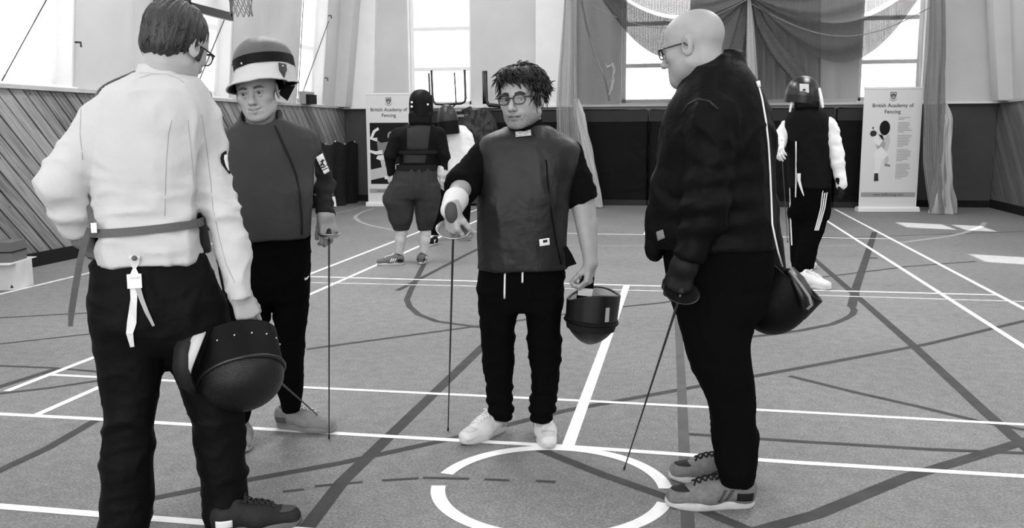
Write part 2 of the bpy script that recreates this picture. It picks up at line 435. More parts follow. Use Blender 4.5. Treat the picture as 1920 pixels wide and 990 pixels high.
# dark (coloured) lines first, white badminton lines on top
def dline(pts, w=.05, m=None): stripe(DL, [g(*p) for p in pts], w, m or M_dline)
dline([(560, 1010), (640, 905), (905, 650), (960, 600)], .06)
dline([(960, 700), (1000, 830), (1010, 838), (1250, 930), (1420, 1000)], .045) if False else None
dline([(1000, 838), (1130, 890), (1300, 950), (1400, 992)], .05)
dline([(0, 882), (90, 840), (185, 785)], .05)
dline([(285, 935), (400, 912), (640, 868), (850, 822), (1060, 770), (1180, 748), (1290, 728), (1500, 690), (1740, 645), (1920, 602)], .045)
dline([(1440, 990), (1530, 965), (1700, 895), (1920, 828)], .062)
dline([(1920, 836), (1850, 775), (1720, 655), (1600, 550), (1520, 480)], .06)
dline([(1480, 705), (1600, 735), (1720, 762), (1835, 790), (1920, 806)], .04)
dline([(1290, 814), (1500, 828), (1750, 843), (1920, 850)], .035)
dline([(1270, 580), (1277, 700), (1283, 850), (1290, 990)], .048, mat('faded_line_paint', .10, .75, .2, var=.15, vscale=6))
dline([(1640, 435), (1622, 490), (1605, 540), (1597, 575)], .07)
dline([(1597, 575), (1602, 582), (1598, 590), (1585, 598), (1560, 608), (1500, 620), (1447, 627), (1405, 632)], .05)
dline([(1628, 484), (1646, 484)], .07)
dline([(795, 495), (785, 515), (770, 545), (763, 562), (768, 575), (785, 590), (820, 603), (900, 614)], .05)
dline([(560, 1000), (560, 1001)], .01) if False else None
dline([(575, 655), (700, 638), (900, 611), (1150, 577), (1240, 568), (1500, 525), (1700, 500), (1830, 490)], .04)
dline([(575, 622), (640, 645), (700, 660), (900, 690)], .04) if False else None
dline([(745, 545), (870, 480), (920, 455)], .05)
dline([(0, 645), (180, 625)], .03); dline([(0, 596), (180, 586)], .035); dline([(0, 725), (105, 692)], .05)
dline([(0, 686), (100, 690), (183, 697)], .03); dline([(0, 738), (90, 728), (183, 714)], .035)
dline([(1540, 447), (1920, 434)], .03); dline([(1230, 487), (1330, 455)], .04)
for a in [((716, 901), (785, 897)), ((793, 896), (880, 898)), ((908, 899), (955, 901)), ((1005, 902), (1042, 904)), ((590, 912), (680, 904)), ((530, 922), (570, 918))]: dline(a, .02)
# far white arcs
def arc(c, r, a0, a1, w, m, n=28): stripe('court_arc', [(c[0]+r*math.cos(a0+(a1-a0)*i/n), c[1]+r*math.sin(a0+(a1-a0)*i/n)) for i in range(n+1)], w, m)
stripe('court_arc', [g(*p) for p in [(700, 391), (683, 396), (668, 404), (666, 409), (675, 416), (695, 423), (735, 431), (760, 437)]], .06, M_gline)
stripe('court_arc', [g(*p) for p in [(1683, 456), (1720, 451), (1780, 443), (1810, 436), (1840, 425), (1847, 417)]], .07, M_gline)
# badminton court
S, D = 2.59, 3.03
V0, V1, V2, V3, V4 = .512, 1.194, 4.72, 8.68, 13.2
for u in (-S, S): stripe(WL, [(u, V0), (u, V4)], .04, M_line)
a = g(0, 733); stripe(WL, [(-D, a[1]), (-D, V4)], .04, M_line); stripe(WL, [(D, -1.5), (D, V4-.15)], .04, M_line)
stripe(WL, [(0, V0), (0, V2)], .055, M_line)
stripe(WL, [g(-30, 775), g(180, 786)], .04, M_line); stripe(WL, [g(180, 786), g(700, 817), (0, V0), g(1500, 868), g(1930, 894)], .04, M_line)
stripe(WL, [(-D, g(95, 703)[1]), g(600, 728), (0, V1), g(1500, 773), g(1930, 797)], .035, M_line)
stripe(WL, [(-D, V2), g(1565, 545.5), (D, V2)], .04, M_line)
stripe(WL, [g(583, 530), g(900, 537), g(1240, 546), g(1600, 556), g(1930, 566)], .03, M_gline if False else mat('worn_white_line', .62, .7, .2, var=.2, vscale=9))
stripe(WL, [(-D, V3), (D, V3)], .04, M_line); stripe(WL, [g(1000, 461), g(1600, 461)], .03, M_gline)
stripe(WL, [(0, V3), (0, V4)], .05, M_line)
stripe(WL, [g(-10, 949), g(200, 966), g(420, 983), g(620, 999)], .045, M_line)
stripe(WL, [g(-30, 559), g(167, 512), g(420, 452)], .05, mat('worn_white_line', .62))
stripe(WL, [(-5.19, 6.5), (-5.19, 13.0)], .04, M_gline)
# white centre circle with its two gaps
cc = (-.005, .05)
for a0, a1 in ((math.radians(8), math.radians(172)), (math.radians(188), math.radians(350))): arc(cc, .435, a0, a1, .055, M_line, 40)

# ---- walls.  upper part of the side walls leans inwards like the portal frames
def wall_quad(name, P, thick, nrm, m):
    n = np.asarray(nrm, float)*thick; V = [np.asarray(p, float) for p in P]; return MB().hexa(V+[v+n for v in V]).obj(name, m)
def side_x(sgn, z): # x of inner face
    base = XL if sgn < 0 else XR
    return base + (0 if z <= ZW else -sgn*LEAN*(z-ZW))
def leaning_wall(name, sgn, holes):
    """wall with window holes [(y0,y1,z0,z1)], single mesh of blocks"""
    b = MB(); T = .35
    ys = sorted({YF, YB+.3, *[h[0] for h in holes], *[h[1] for h in holes]}); zs = sorted({-.1, 0, ZW, HT, *[h[2] for h in holes], *[h[3] for h in holes]})
    for i in range(len(ys)-1):
        for j in range(len(zs)-1):
            y0, y1, z0, z1 = ys[i], ys[i+1], zs[j], zs[j+1]
            if any(h[0]-1e-6 <= y0 and y1 <= h[1]+1e-6 and h[2]-1e-6 <= z0 and z1 <= h[3]+1e-6 for h in holes): continue
            a0, a1 = side_x(sgn, z0), side_x(sgn, z1)
            b.hexa([(a0,y0,z0),(a0+sgn*T,y0,z0),(a0+sgn*T,y1,z0),(a0,y1,z0),(a1,y0,z1),(a1+sgn*T,y0,z1),(a1+sgn*T,y1,z1),(a1,y1,z1)])
    return tag(b.obj(name, M_plaster), kind='structure')
LWIN = [(-2.0, -.75, ZW+.03, 4.6), (1.1, 2.3, ZW+.03, 4.6), (4.62, 5.72, ZW+.03, 4.6), (8.15, 9.2, ZW+.03, 4.6), (11.6, 12.7, ZW+.03, 4.6)]
RWIN = [(-1.3, -.2, ZW+.1, 4.2), (2.2, 3.3, ZW+.1, 4.2), (5.65, 6.45, ZW+.05, 3.95), (9.05, 9.95, ZW+.05, 3.95)]
wl = leaning_wall('wall_left', -1, LWIN); wr = leaning_wall('wall_right', 1, RWIN)
# back wall
BW = [(-4.72, -3.5, 1.84, 5.0), (-.68, .60, 1.84, 5.0), (3.45, 4.50, 1.84, 5.0)]
b = MB(); xs = sorted({XL-.4, XR+.4, *[q for h in BW for q in h[:2]]}); zs = [-.1, 1.84, 5.0, HT]
for i in range(len(xs)-1):
    for j in range(3):
        if j == 1 and any(abs(h[0]-xs[i]) < 1e-6 for h in BW): continue
        b.box((xs[i], YB, zs[j]), (xs[i+1], YB+.35, zs[j+1]))
wb = tag(b.obj('wall_back', M_plaster), kind='structure')
ceiling = tag(box('ceiling', (XL-.4, YF, HT), (XR+.4, YB+.4, HT+.15), mat('ceiling_paint', .7, .9, .2)), kind='structure')

M_glass = glass_mat()
def window(idx, x0, x1, z0, z1, M, depth, bars_v, bars_h, fr=.07):
    """sash window in local coords x across, y into the reveal, z up"""
    M = Matrix(M.tolist()) if isinstance(M, np.ndarray) else M
    root = bpy.data.objects.new('window_%d' % idx, None); put(root); root.matrix_world = M; tag(root, kind='structure')
    f = MB(); y = depth
    f.box((x0, y-.03, z0), (x0+fr, y+.05, z1)); f.box((x1-fr, y-.03, z0), (x1, y+.05, z1)); f.box((x0, y-.03, z0), (x1, y+.05, z0+fr)); f.box((x0, y-.03, z1-fr), (x1, y+.05, z1))
    f.obj('window_frame', M_white, root)
    for q in bars_h: box('glazing_bar', (x0+fr, y-.03, q-.035), (x1-fr, y+.04, q+.035), M_white, root)
    for q in bars_v: box('glazing_bar', (q-.02, y-.02, z0+fr), (q+.02, y+.04, z1-fr), M_white, root)
    hs = [z0+fr]+sorted(bars_h)+[z1-fr]; vs = [x0+fr]+sorted(bars_v)+[x1-fr]
    for i in range(len(hs)-1):
        for j in range(len(vs)-1): box('pane', (vs[j], y, hs[i]), (vs[j+1], y+.006, hs[i+1]), M_glass, root)
    box('window_sill', (x0-.03, -.05, z0-.035), (x1+.03, depth, z0), M_white, root)
    return root
wi = 1
def side_matrix(sgn):
    # local x along +-Y, y outward, z up along the lean
    up = np.array([-sgn*LEAN, 0, 1.0]); out = np.array([sgn*1.0, 0, sgn*LEAN*sgn]); up /= np.linalg.norm(up)
    xa = np.cross(out, up); xa /= np.linalg.norm(xa); out = np.cross(up, xa)
    M = np.eye(4); M[:3, 0] = xa; M[:3, 1] = out; M[:3, 2] = up; M[:3, 3] = (XL if sgn < 0 else XR, 0, ZW); return M
for sgn, wins in ((-1, LWIN), (1, RWIN)):
    Ms = side_matrix(sgn); sx = Ms[1, 0]
    for (y0, y1, z0, z1) in wins:
        a, c = sorted((y0*sx, y1*sx)); window(wi, a, c, (z0-ZW)*1.005, (z1-ZW)*1.005, Ms, .22, [], [1.0, 2.0]); wi += 1
for (x0, x1, z0, z1) in BW:
    M = np.eye(4); M[:3, 3] = (0, YB, 0); window(wi, x0, x1, z0, z1, M, .2, [], [2.52, 3.27, 4.2]); wi += 1
# shutters/ net screens in front of the left windows: thin edge frame, diagonal stay wire and hooks
M_screen = net_mat('window_screen_net', .85, 60, 160, .2, .10)
M_wire = mat('dark_wire', .03, .5, .4)
for (y0, y1, z0, z1) in LWIN[2:]:
    r = thing('window_screen', {4.62: 'pale mesh screen over the window above the diagonal planks at far left', 8.15: 'pale mesh screen over the window under the basketball backboard', 11.6: 'narrow pale mesh screen over the window right of the raised fencing mask'}[y0], 'window screen', (XL+.02, y0, ZW))
    def sx(z): return LEAN*(z-ZW)+.0
    zt = z1+.1
    b = MB(); L0 = y1-y0
    b.tube([(sx(z0), 0, z0-ZW), (sx(zt), 0, zt-ZW)], .008, 6); b.obj('edge_wire', M_wire, r)
    MB().tube([(sx(z0), L0, z0-ZW), (sx(zt), L0, zt-ZW)], .008, 6).obj('edge_wire', M_wire, r)
    MB().tube([(.02, .02, .04), (sx(ZW+1.5)+.03, L0-.02, 1.5)], .007, 6).obj('stay_wire', M_wire, r)
    ysp = [.42*L0, L0] if y0 < 6 else [.0, L0]
    V = [(sx(z0)+.01, ysp[0], z0-ZW), (sx(z0)+.01, ysp[1], z0-ZW), (sx(zt)+.01, ysp[1], zt-ZW), (sx(zt)+.01, ysp[0], zt-ZW)]
    me = mesh('net', V+[(v[0]-.004, v[1], v[2]) for v in V], [(0,1,2,3), (7,6,5,4)], M_screen, r, uv=[(0,0),(1,0),(1,2.2),(0,2.2)]*2)
    for k in (.5, 1.6):
        MB().tube([(sx(ZW+k), L0+.0, k), (sx(ZW+k)+.05, L0+.04, k), (sx(ZW+k)+.05, L0+.04, k-.05)], .012, 6).obj('hook', M_wire, r)

# ---- portal frame columns (tapered, leaning)
def column(name, sgn, y, w, d0, d1, slope=LEAN):
    x0, x1 = side_x(sgn, ZW), side_x(sgn, HT)
    V = [(x0, y-w/2, ZW), (x0-sgn*d0, y-w/2, ZW), (x0-sgn*d0, y+w/2, ZW), (x0, y+w/2, ZW), (x1, y-w/2, HT), (x1-sgn*d1, y-w/2, HT), (x1-sgn*d1, y+w/2, HT), (x1, y+w/2, HT)]
    V = [V[i] for i in ((0,1,2,3,4,5,6,7) if sgn < 0 else (1,0,3,2,5,4,7,6))]
    return tag(MB().hexa(V).obj(name, M_plaster), kind='structure')
for i, (sgn, y) in enumerate(((-1, 3.4), (-1, 7.0), (-1, 10.55), (-1, 13.5), (1, 4.3), (1, 7.75), (1, 11.4), (1, 13.3))):
    column('trim_%d' % (i+1), sgn, y, .34, .22, .30)
tag(MB().prism([(-6.05, ZW), (-5.40, ZW), (-5.18, HT), (-5.6, HT)], 'y', YB-.12, YB).obj('trim_9', M_white), kind='structure')
tag(MB().prism([(-2.25, ZW), (-1.5, ZW), (-1.5, HT), (-2.25, HT)], 'y', YB-.10, YB).obj('trim_10', M_white), kind='structure')

# ---- left wainscot: diagonal boards
def wood_mat(name, g0, g1, ang=45):
    m = bpy.data.materials.new(name); m.use_nodes = True; nt = m.node_tree; N = nt.nodes; L = nt.links
    b = N['Principled BSDF']; b.inputs['Roughness'].default_value = .45; b.inputs['Specular IOR Level'].default_value = .4
    tc = N.new('ShaderNodeTexCoord'); m0 = N.new('ShaderNodeMapping'); m0.inputs['Rotation'].default_value = (math.radians(ang), 0, 0); L.new(tc.outputs['Object'], m0.inputs[0])
    mp = N.new('ShaderNodeMapping'); mp.inputs['Scale'].default_value = (4, 1.0, 16); L.new(m0.outputs[0], mp.inputs[0])
    n = N.new('ShaderNodeTexNoise'); n.inputs['Scale'].default_value = 2.2; n.inputs['Detail'].default_value = 6; n.inputs['Distortion'].default_value = .6; L.new(mp.outputs[0], n.inputs['Vector'])
    oi = N.new('ShaderNodeObjectInfo'); ad = N.new('ShaderNodeMath'); ad.operation = 'MULTIPLY_ADD'; ad.inputs[1].default_value = .35; ad.inputs[2].default_value = -.17; L.new(oi.outputs['Random'], ad.inputs[0])
    a2 = N.new('ShaderNodeMath'); a2.operation = 'ADD'; L.new(ad.outputs[0], a2.inputs[0]); L.new(n.outputs['Fac'], a2.inputs[1])
    r = N.new('ShaderNodeMapRange'); r.inputs['From Min'].default_value = .25; r.inputs['From Max'].default_value = .75; r.inputs['To Min'].default_value = g0; r.inputs['To Max'].default_value = g1; L.new(a2.outputs[0], r.inputs['Value'])
    v = N.new('ShaderNodeTexVoronoi'); v.inputs['Scale'].default_value = 5; L.new(tc.outputs['Object'], v.inputs['Vector'])
    kn = N.new('ShaderNodeMapRange'); kn.inputs['From Min'].default_value = .03; kn.inputs['From Max'].default_value = .09; kn.inputs['To Min'].default_value = .3; kn.inputs['To Max'].default_value = 1; L.new(v.outputs['Distance'], kn.inputs['Value'])
    mu = N.new('ShaderNodeMath'); mu.operation = 'MULTIPLY'; L.new(r.outputs[0], mu.inputs[0]); L.new(kn.outputs[0], mu.inputs[1]); L.new(mu.outputs[0], b.inputs['Base Color'])
    return m
M_wood = wood_mat('pine_boards', .11, .33)
def clip_poly(P, z0, z1, y0, y1):
    def clip(P, f, ip):
        o = []
        for i in range(len(P)):
            a, c = P[i], P[(i+1) % len(P)]; fa, fc = f(a), f(c)
            if fa >= 0: o.append(a)
            if (fa >= 0) != (fc >= 0): t = fa/(fa-fc); o.append((a[0]+(c[0]-a[0])*t, a[1]+(c[1]-a[1])*t))
        return o
    for f in (lambda p: p[1]-z0, lambda p: z1-p[1], lambda p: p[0]-y0, lambda p: y1-p[0]):
        P = clip(P, f, None)
        if len(P) < 3: return None
    return P
pitch = .20; y = 2.0-1.8
while y < YB+.1:
    gap = .012
    P = clip_poly([(y+gap, 1.9), (y+pitch-gap, 1.9), (y+pitch-gap+1.9, 0), (y+gap+1.9, 0)], .14, ZW-.02, 2.0, YB)
    if P: MB().prism(P, 'x', XL, XL+.03+rnd.uniform(0, .008)).obj('plank', M_wood, wl)
    y += pitch
box('board_backing', (XL-.001, 2.0, .1), (XL+.012, YB, ZW-.02), M_black, wl)
tag(box('baseboard_left', (XL, YF, 0), (XL+.06, YB, .14), M_black), kind='structure')
tag(box('trim_11', (XL, YF, ZW-.03), (XL+.07, YB, ZW+.01), mat('pale_wood_cap', .42, .5, .3, var=.1)), kind='structure')
# right wall wainscot: boards too, seen only in its far end
y = 5.0
M_wood2 = wood_mat('grey_boards', .10, .2, -45)
while y < YB+1.9:
    P = clip_poly([(y+.006, 1.9), (y+pitch-.006, 1.9), (y+pitch-.006-1.9, 0), (y+.006-1.9, 0)], .14, ZW-.02, 7.0, YB)
    if P: MB().prism(P[::-1], 'x', XR-.028-rnd.uniform(0, .006), XR).obj('plank', M_wood2, wr)
    y += pitch
tag(box('baseboard_right', (XR-.06, YF, 0), (XR, YB, .14), M_black), kind='structure')
tag(box('trim_12', (XR-.07, YF, ZW-.03), (XR, YB, ZW+.01), mat('pale_wood_cap', .42)), kind='structure')
# back wall ledge + dado
tag(box('trim_13', (XL, YB-.16, ZW-.035), (XR, YB, ZW+.005), M_white), kind='structure')
for k, (x0, x1) in enumerate([(-6.0, -5.45), (-5.42, -5.05), (4.05, 4.75), (4.78, 5.7)]):
    box('dado_panel', (x0, YB-.06, .12), (x1, YB, ZW-.035), mat('grey_dado', .055, .6, .3, var=.15, vscale=2), wb)
tag(box('baseboard_back', (XL, YB-.08, 0), (XR, YB, .12), M_black), kind='structure')

# ---- black padded crash mats along the back wall (each one a thing)
M_mat = mat('black_vinyl', .004, .65, .1, var=.2, vscale=3, bump=.1, bscale=6)
M_mat2 = mat('charcoal_vinyl', .022, .6, .2, var=.15, vscale=3, bump=.15, bscale=7)
xs_ = [-4.95, -3.35, -1.75, -.15, 1.45, 3.05]
desc = ['behind the left roll-up banner', 'behind the man with tousled hair', 'beside the hanging plastic wrap', 'under the back window, behind the bald man', 'behind the masked fencer with white sleeves', 'just left of the right roll-up banner']
for i, x in enumerate(xs_):
    t = thing('crash_mat', 'black vinyl crash mat at the back wall, ' + desc[i], 'gym mat', (x+.79, 13.35, 0), group='black crash mats along the back wall')
    w2 = .79 if i < 5 else .5
    if i == 5: t.location.x = x+.5
    f = Field([Box((0, .14, .86), (w2, .14, .86), rd=.04)], h=.03); f.add(Box((0, .14, .86), (w2, .14, .86), rd=.04), k=0)
    sdf_obj('cover', f, M_mat, t, folds(.006, 3, 3, 4, off=i*3.1))
    box('seam_band', (-w2, -.012, 1.5), (w2, .30, 1.70), M_mat2, t)
    box('base_strip', (-w2-.002, -.006, .0), (w2+.002, .29, .10), mat('grey_vinyl', .02, .6, .2), t)
# ================================================================== people: shared builders
from mathutils.bvhtree import BVHTree
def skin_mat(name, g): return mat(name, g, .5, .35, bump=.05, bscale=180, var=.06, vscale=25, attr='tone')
M_eyew = mat('eye_white', .34, .3, .4); M_iris = mat('iris_dark', .02, .15, .6)
M_lens = glass_mat('spectacle_lens', .9, .02)
M_steel = mat('blade_steel', .03, .35, .5, metal=.3); M_bright = mat('polished_steel', .55, .25, .5, metal=.9)
M_rubber = mat('black_rubber', .012, .7, .3)

def rotz(a): c, s = math.cos(a), math.sin(a); return np.array([[c, -s, 0], [s, c, 0], [0, 0, 1.0]])
def rotx(a): c, s = math.cos(a), math.sin(a); return np.array([[1.0, 0, 0], [0, c, -s], [0, s, c]])
def roty(a): c, s = math.cos(a), math.sin(a); return np.array([[c, 0, s], [0, 1.0, 0], [-s, 0, c]])
def M4(R, t):
    M = np.eye(4); M[:3, :3] = R; M[:3, 3] = t; return M

CURCAM = [None]
def sight(p, d):
    """(0,1,0) means 'as seen': along the line of sight of the photograph"""
    if tuple(d) == (0, 1, 0): v = np.asarray(p)-CURCAM[0]; return v/np.linalg.norm(v)
    return np.asarray(d, float)/np.linalg.norm(d)
def core_field(h, *prims, k=.03):
    f = Field(list(prims), h=h); f.add(*prims, k=k); return f
class Person:
    """local frame: a = right as seen from the camera, b = away from it, z up; origin on the floor"""
    def __init__(s, px, py, label, group=None):
        s.B = on_z(px, py); d = s.B-CAM; d[2] = 0; s.n = d/np.linalg.norm(d); s.s = np.array([s.n[1], -s.n[0], 0.0])
        s.root = thing('person', label, 'person', tuple(s.B), math.atan2(s.s[1], s.s[0]), group)
        s.pieces = []; s.cam = s.loc(CAM); CURCAM[0] = s.cam
    def loc(s, P):
        d = np.asarray(P, float)-s.B; return np.array([d@s.s, d@s.n, d[2]])
    def world(s, p): return s.B+s.s*p[0]+s.n*p[1]+np.array([0, 0, 1.0])*p[2]
    def L(s, px, py, b=0.0):
        d = ray(px, py); t = (b-(CAM-s.B)@s.n)/(d@s.n); return s.loc(CAM+d*t)
    def G(s, px, py): return s.loc(on_z(px, py))
    def rows(s, R, n=2.3, rd=.0, grow=0.0, db=0.0):
        out = []
        for r in R:
            py, xl, xr, ry = r[:4]; b = (r[4] if len(r) > 4 else 0.0)+db
            l, q = s.L(xl, py, b), s.L(xr, py, b); out.append(((l[2]+q[2])/2, (l[0]+q[0])/2, b, (q[0]-l[0])/2+grow, ry+grow))
        return Loft(out, n, rd)
    def body(s, m, core=None):
        """one continuous body mesh from its pieces (head, hands, trunk)"""
        ps = list(s.pieces)
        if core is not None:
            V, F = core.nets(); ps.append((V, F, np.ones(len(V))))
        V, F = merge([(p[0], p[1]) for p in ps]); T = np.concatenate([p[2] for p in ps])
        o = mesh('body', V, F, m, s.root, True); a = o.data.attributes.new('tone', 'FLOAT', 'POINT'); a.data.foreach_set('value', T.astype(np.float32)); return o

def bvh(o): return BVHTree.FromPolygons([v.co for v in o.data.vertices], [p.vertices[:] for p in o.data.polygons])
def shoot(tree, p, d, default=None):
    h = tree.ray_cast(Vector(p), Vector(d).normalized())
    return (np.array(h[0]), np.array(h[1])) if h[0] is not None else (None, None)
def patch(name, tree, grid, d, off, m, parent, uv=False):
    """cloth patch lying on a surface: grid = 2D array of start points, shot along d"""
    nu, nv = len(grid), len(grid[0]); V = []; B = []; last = None
    for row in grid:
        for p in row:
            e = sight(p, d); q, n = shoot(tree, p, e)
            if q is None: q = last if last is not None else np.asarray(p)+e*.2
            last = q; V.append(q-e*off); B.append(q-e*off*.3)
    n = len(V); V2 = V+B
    F = [(i*nv+j, i*nv+j+1, (i+1)*nv+j+1, (i+1)*nv+j) for i in range(nu-1) for j in range(nv-1)]
    F += [tuple(n+k for k in f[::-1]) for f in F]
    e = [(i*nv, (i+1)*nv) for i in range(nu-1)]+[((i+1)*nv+nv-1, i*nv+nv-1) for i in range(nu-1)]+[(j+1, j) for j in range(nv-1)]+[((nu-1)*nv+j, (nu-1)*nv+j+1) for j in range(nv-1)]
    F += [(a, c, n+c, n+a) for a, c in e]
    return mesh(name, V2, F, m, parent, True)
def quad_grid(p00, p10, p11, p01, nu=6, nv=6):
    p00, p10, p11, p01 = map(np.asarray, (p00, p10, p11, p01))
    return [[(p00*(1-u)+p10*u)*(1-v)+(p01*(1-u)+p11*u)*v for v in np.linspace(0, 1, nv)] for u in np.linspace(0, 1, nu)]
def on_surface_line(tree, pts, d, off):
    out = []
    for p in pts:
        e = sight(p, d); q, n = shoot(tree, p, e)
        if q is not None: out.append(q-e*off)
    return out
def hem(f, p, d, r=.11, l=.12):
    """cut a sleeve or leg off flat at p, open towards d"""
    d = np.asarray(d, float)/np.linalg.norm(d); a = (0, 0, 1.0) if abs(d[2]) < .8 else (1.0, 0, 0)
    f.cut(Box(np.asarray(p)+d*l, (r, l, r), frame_mat(d, a), rd=.004), k=.004)
def ring_on(tree, c, z0, z1fun, off, n=48, rmax=.6):
    """points of a belt around a trunk: shot inwards at the trunk axis c"""
    P = []; Nn = []
    for k in range(n+1):
        a = 2*math.pi*k/n; d = np.array([math.cos(a), math.sin(a), 0]); z = z1fun(a)
        q, nn = shoot(tree, np.array([c[0], c[1], z])+d*rmax, -d)
        if q is None: continue
        P.append(q+d*off); Nn.append(d)
    return P, Nn

# ---------------------------------------------------------------- head
def make_head(P, M, neck, skin=1.0, s=1.0, lips=.72, stubble=0.0, neck_r=(.056, .062), h=.003, smile=0.0, jowl=0.0, beard=0.0):
    """adds head+neck to the body of P.  M: 4x4 head-local (x right, y face, z up) -> person; neck: person-local end of the neck"""
    Mi = np.linalg.inv(M); nb = (Mi @ np.array([*neck, 1.0]))[:3]/s
    lo = np.minimum(np.array([-.115, -.135, -.17]), nb-.075); hi = np.maximum(np.array([.115, .145, .14]), nb+.075)
    f = Field(lo, hi, h=h)
    f.add(Ell((0, -.018, .032), (.077, .098, .086)), k=0)
    f.add(Ell((0, .028, .036), (.067, .063, .062)), Ell((0, .034, -.03), (.062+jowl*.5, .054, .07)), k=.03)
    f.add(Ell((0, .03, -.066), (.054+jowl, .052, .044)), k=.03)
    for q in (-1, 1):
        f.add(Cap((q*(.052+jowl), 0, -.056), (q*.024, .066, -.097), .017+jowl*.5, .015), k=.025)
        f.add(Ell((q*.043, .056, -.022), (.024, .024, .021)), k=.02)
    f.add(Ell((0, .073, -.1), (.024, .019, .017)), k=.018)
    f.add(Cap((-.04, .074, .019), (0, .084, .017), .011), Cap((.04, .074, .019), (0, .084, .017), .011), k=.014)
    for q in (-1, 1): f.cut(Ell((q*.033, .1, -.0005), (.021, .0195, .0135)), k=.011)
    for q in (-1, 1):
        f.add(Cap((q*.048, .076, .0045), (q*.033, .0905, .0085), .0045, .005), Cap((q*.033, .0905, .0085), (q*.018, .084, .003), .005, .004), k=.005)
        f.add(Cap((q*.048, .075, -.006), (q*.033, .087, -.0125), .004, .0045), Cap((q*.033, .087, -.0125), (q*.019, .083, -.006), .0045, .004), k=.006)
    f.add(Cap((0, .088, .008), (0, .112, -.032), .0078, .0115), k=.012)
    f.add(Ell((0, .115, -.036), (.0125, .012, .0105)), k=.008)
    for q in (-1, 1): f.add(Ell((q*.0128, .102, -.04), (.008, .011, .0078)), k=.006)
    f.cut(Ell((-.0065, .107, -.0485), (.0045, .006, .004)), Ell((.0065, .107, -.0485), (.0045, .006, .004)), k=.003)
    f.add(Ell((0, .081, -.066), (.032, .017, .023)), k=.016)
    mz = smile*.006
    for q in (-1, 1):
        f.add(Cap((0, .0965, -.064), (q*(.022+smile*.004), .086, -.067+mz), .006, .004), Cap((0, .0955, -.076), (q*.019, .085, -.0715+mz), .0068, .004), k=.005)
        f.cut(Cap((0, .1025, -.0698), (q*(.025+smile*.005), .089, -.0695+mz), .0032, .0026), k=.003)
        if smile: f.cut(Cap((q*.021, .098, -.042), (q*.036, .083, -.066), .0025), k=.008)
        else: f.cut(Cap((q*.02, .1, -.044), (q*.031, .088, -.066), .0018), k=.007)
    for q in (-1, 1):
        R = rotz(q*-.35) @ rotx(.18)
        f.add(Ell((q*.081, -.012, -.006), (.0075, .0195, .034), R), k=.006); f.cut(Ell((q*.0885, -.006, -.002), (.006, .011, .021), R), k=.004)
        f.add(Ell((q*.083, .0, -.008), (.004, .006, .008)), k=.004)
    f.add(Cap((0, -.028, -.06), nb, neck_r[0], neck_r[1]), k=.03)
    if beard: f.add(Ell((0, .072, -.098), (.03, .028, .03)), k=.02)
    V, F = f.nets()
    x, y, z = V.T; T = np.full(len(V), skin)
    def dseg(a, b):
        a, b = np.array(a), np.array(b); ab = b-a; t = np.clip(((V-a)@ab)/(ab@ab), 0, 1); return np.linalg.norm(V-a-t[:, None]*ab, axis=1)
    dl = np.minimum.reduce([dseg((0, .1, -.064), (q*.022, .088, -.067+mz)) for q in (-1, 1)]+[dseg((0, .1, -.0765), (q*.019, .087, -.0715+mz)) for q in (-1, 1)])
    T *= 1-(1-lips)*np.exp(-(dl/.0075)**2)
    dm = np.minimum.reduce([dseg((0, .098, -.0698), (q*.025, .087, -.0695+mz)) for q in (-1, 1)]); T *= 1-.6*np.exp(-(dm/.0032)**2)  # shade of the mouth parting painted into the skin tone
    for q in (-1, 1): T *= 1-.55*np.exp(-(np.linalg.norm((V-np.array([q*.084, -.004, -.004]))/np.array([.01, .008, .015]), axis=1))**2)  # ear hollows: shade put into the tone to deepen them
    for q in (-1, 1): T *= 1-.6*np.exp(-(np.linalg.norm((V-np.array([q*.0065, .108, -.048])), axis=1)/.005)**2)  # nostrils darkened the same way, painted shade
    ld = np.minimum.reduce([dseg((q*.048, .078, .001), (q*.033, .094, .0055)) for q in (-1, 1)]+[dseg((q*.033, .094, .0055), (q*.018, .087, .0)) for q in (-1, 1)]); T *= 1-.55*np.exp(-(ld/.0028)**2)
    if stubble:
        st = np.clip((-.045-z)/.02, 0, 1)*np.clip((y-.0)/.03, 0, 1)*np.clip((z+.135)/.02, 0, 1); T *= 1-stubble*st*(.8+.4*vnoise(x*300, y*300, z*300))
    sock = np.exp(-(((np.abs(x)-.033)/.018)**2+((z+.002)/.012)**2))*(y > .06); T *= 1-.22*sock  # eye sockets: painted shade, darker tone in the recess
    tree = BVHTree.FromPolygons([Vector(v) for v in V], F.tolist())
    V = xf(M, V*s)
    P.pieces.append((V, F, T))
    return tree
def hs(M, s): # head-local scaled -> person
    A = np.array(M); A = A.copy(); A[:3, :3] = A[:3, :3]*s; return A
def make_eyes(P, A, gaze=(0, 1, 0)):
    for q in (-1, 1):
        c = np.array([q*.0325, .0785, -.001]); V, F = sphere(.0126); e = mesh('eye', xf(A, V+c), F, M_eyew, P.root, True)
        gz = np.asarray(gaze, float); gz /= np.linalg.norm(gz); R = frame_mat((0, 0, 1) if abs(gz[2]) < .9 else (0, 1, 0), gz)
        b = MB().lathe([(.0001, .0131), (.0035, .0127), (.0062, .0114)], 14, Matrix(R.tolist()))
        mesh('iris', xf(A, np.array(b.V)+c), b.F, M_iris, e, True)
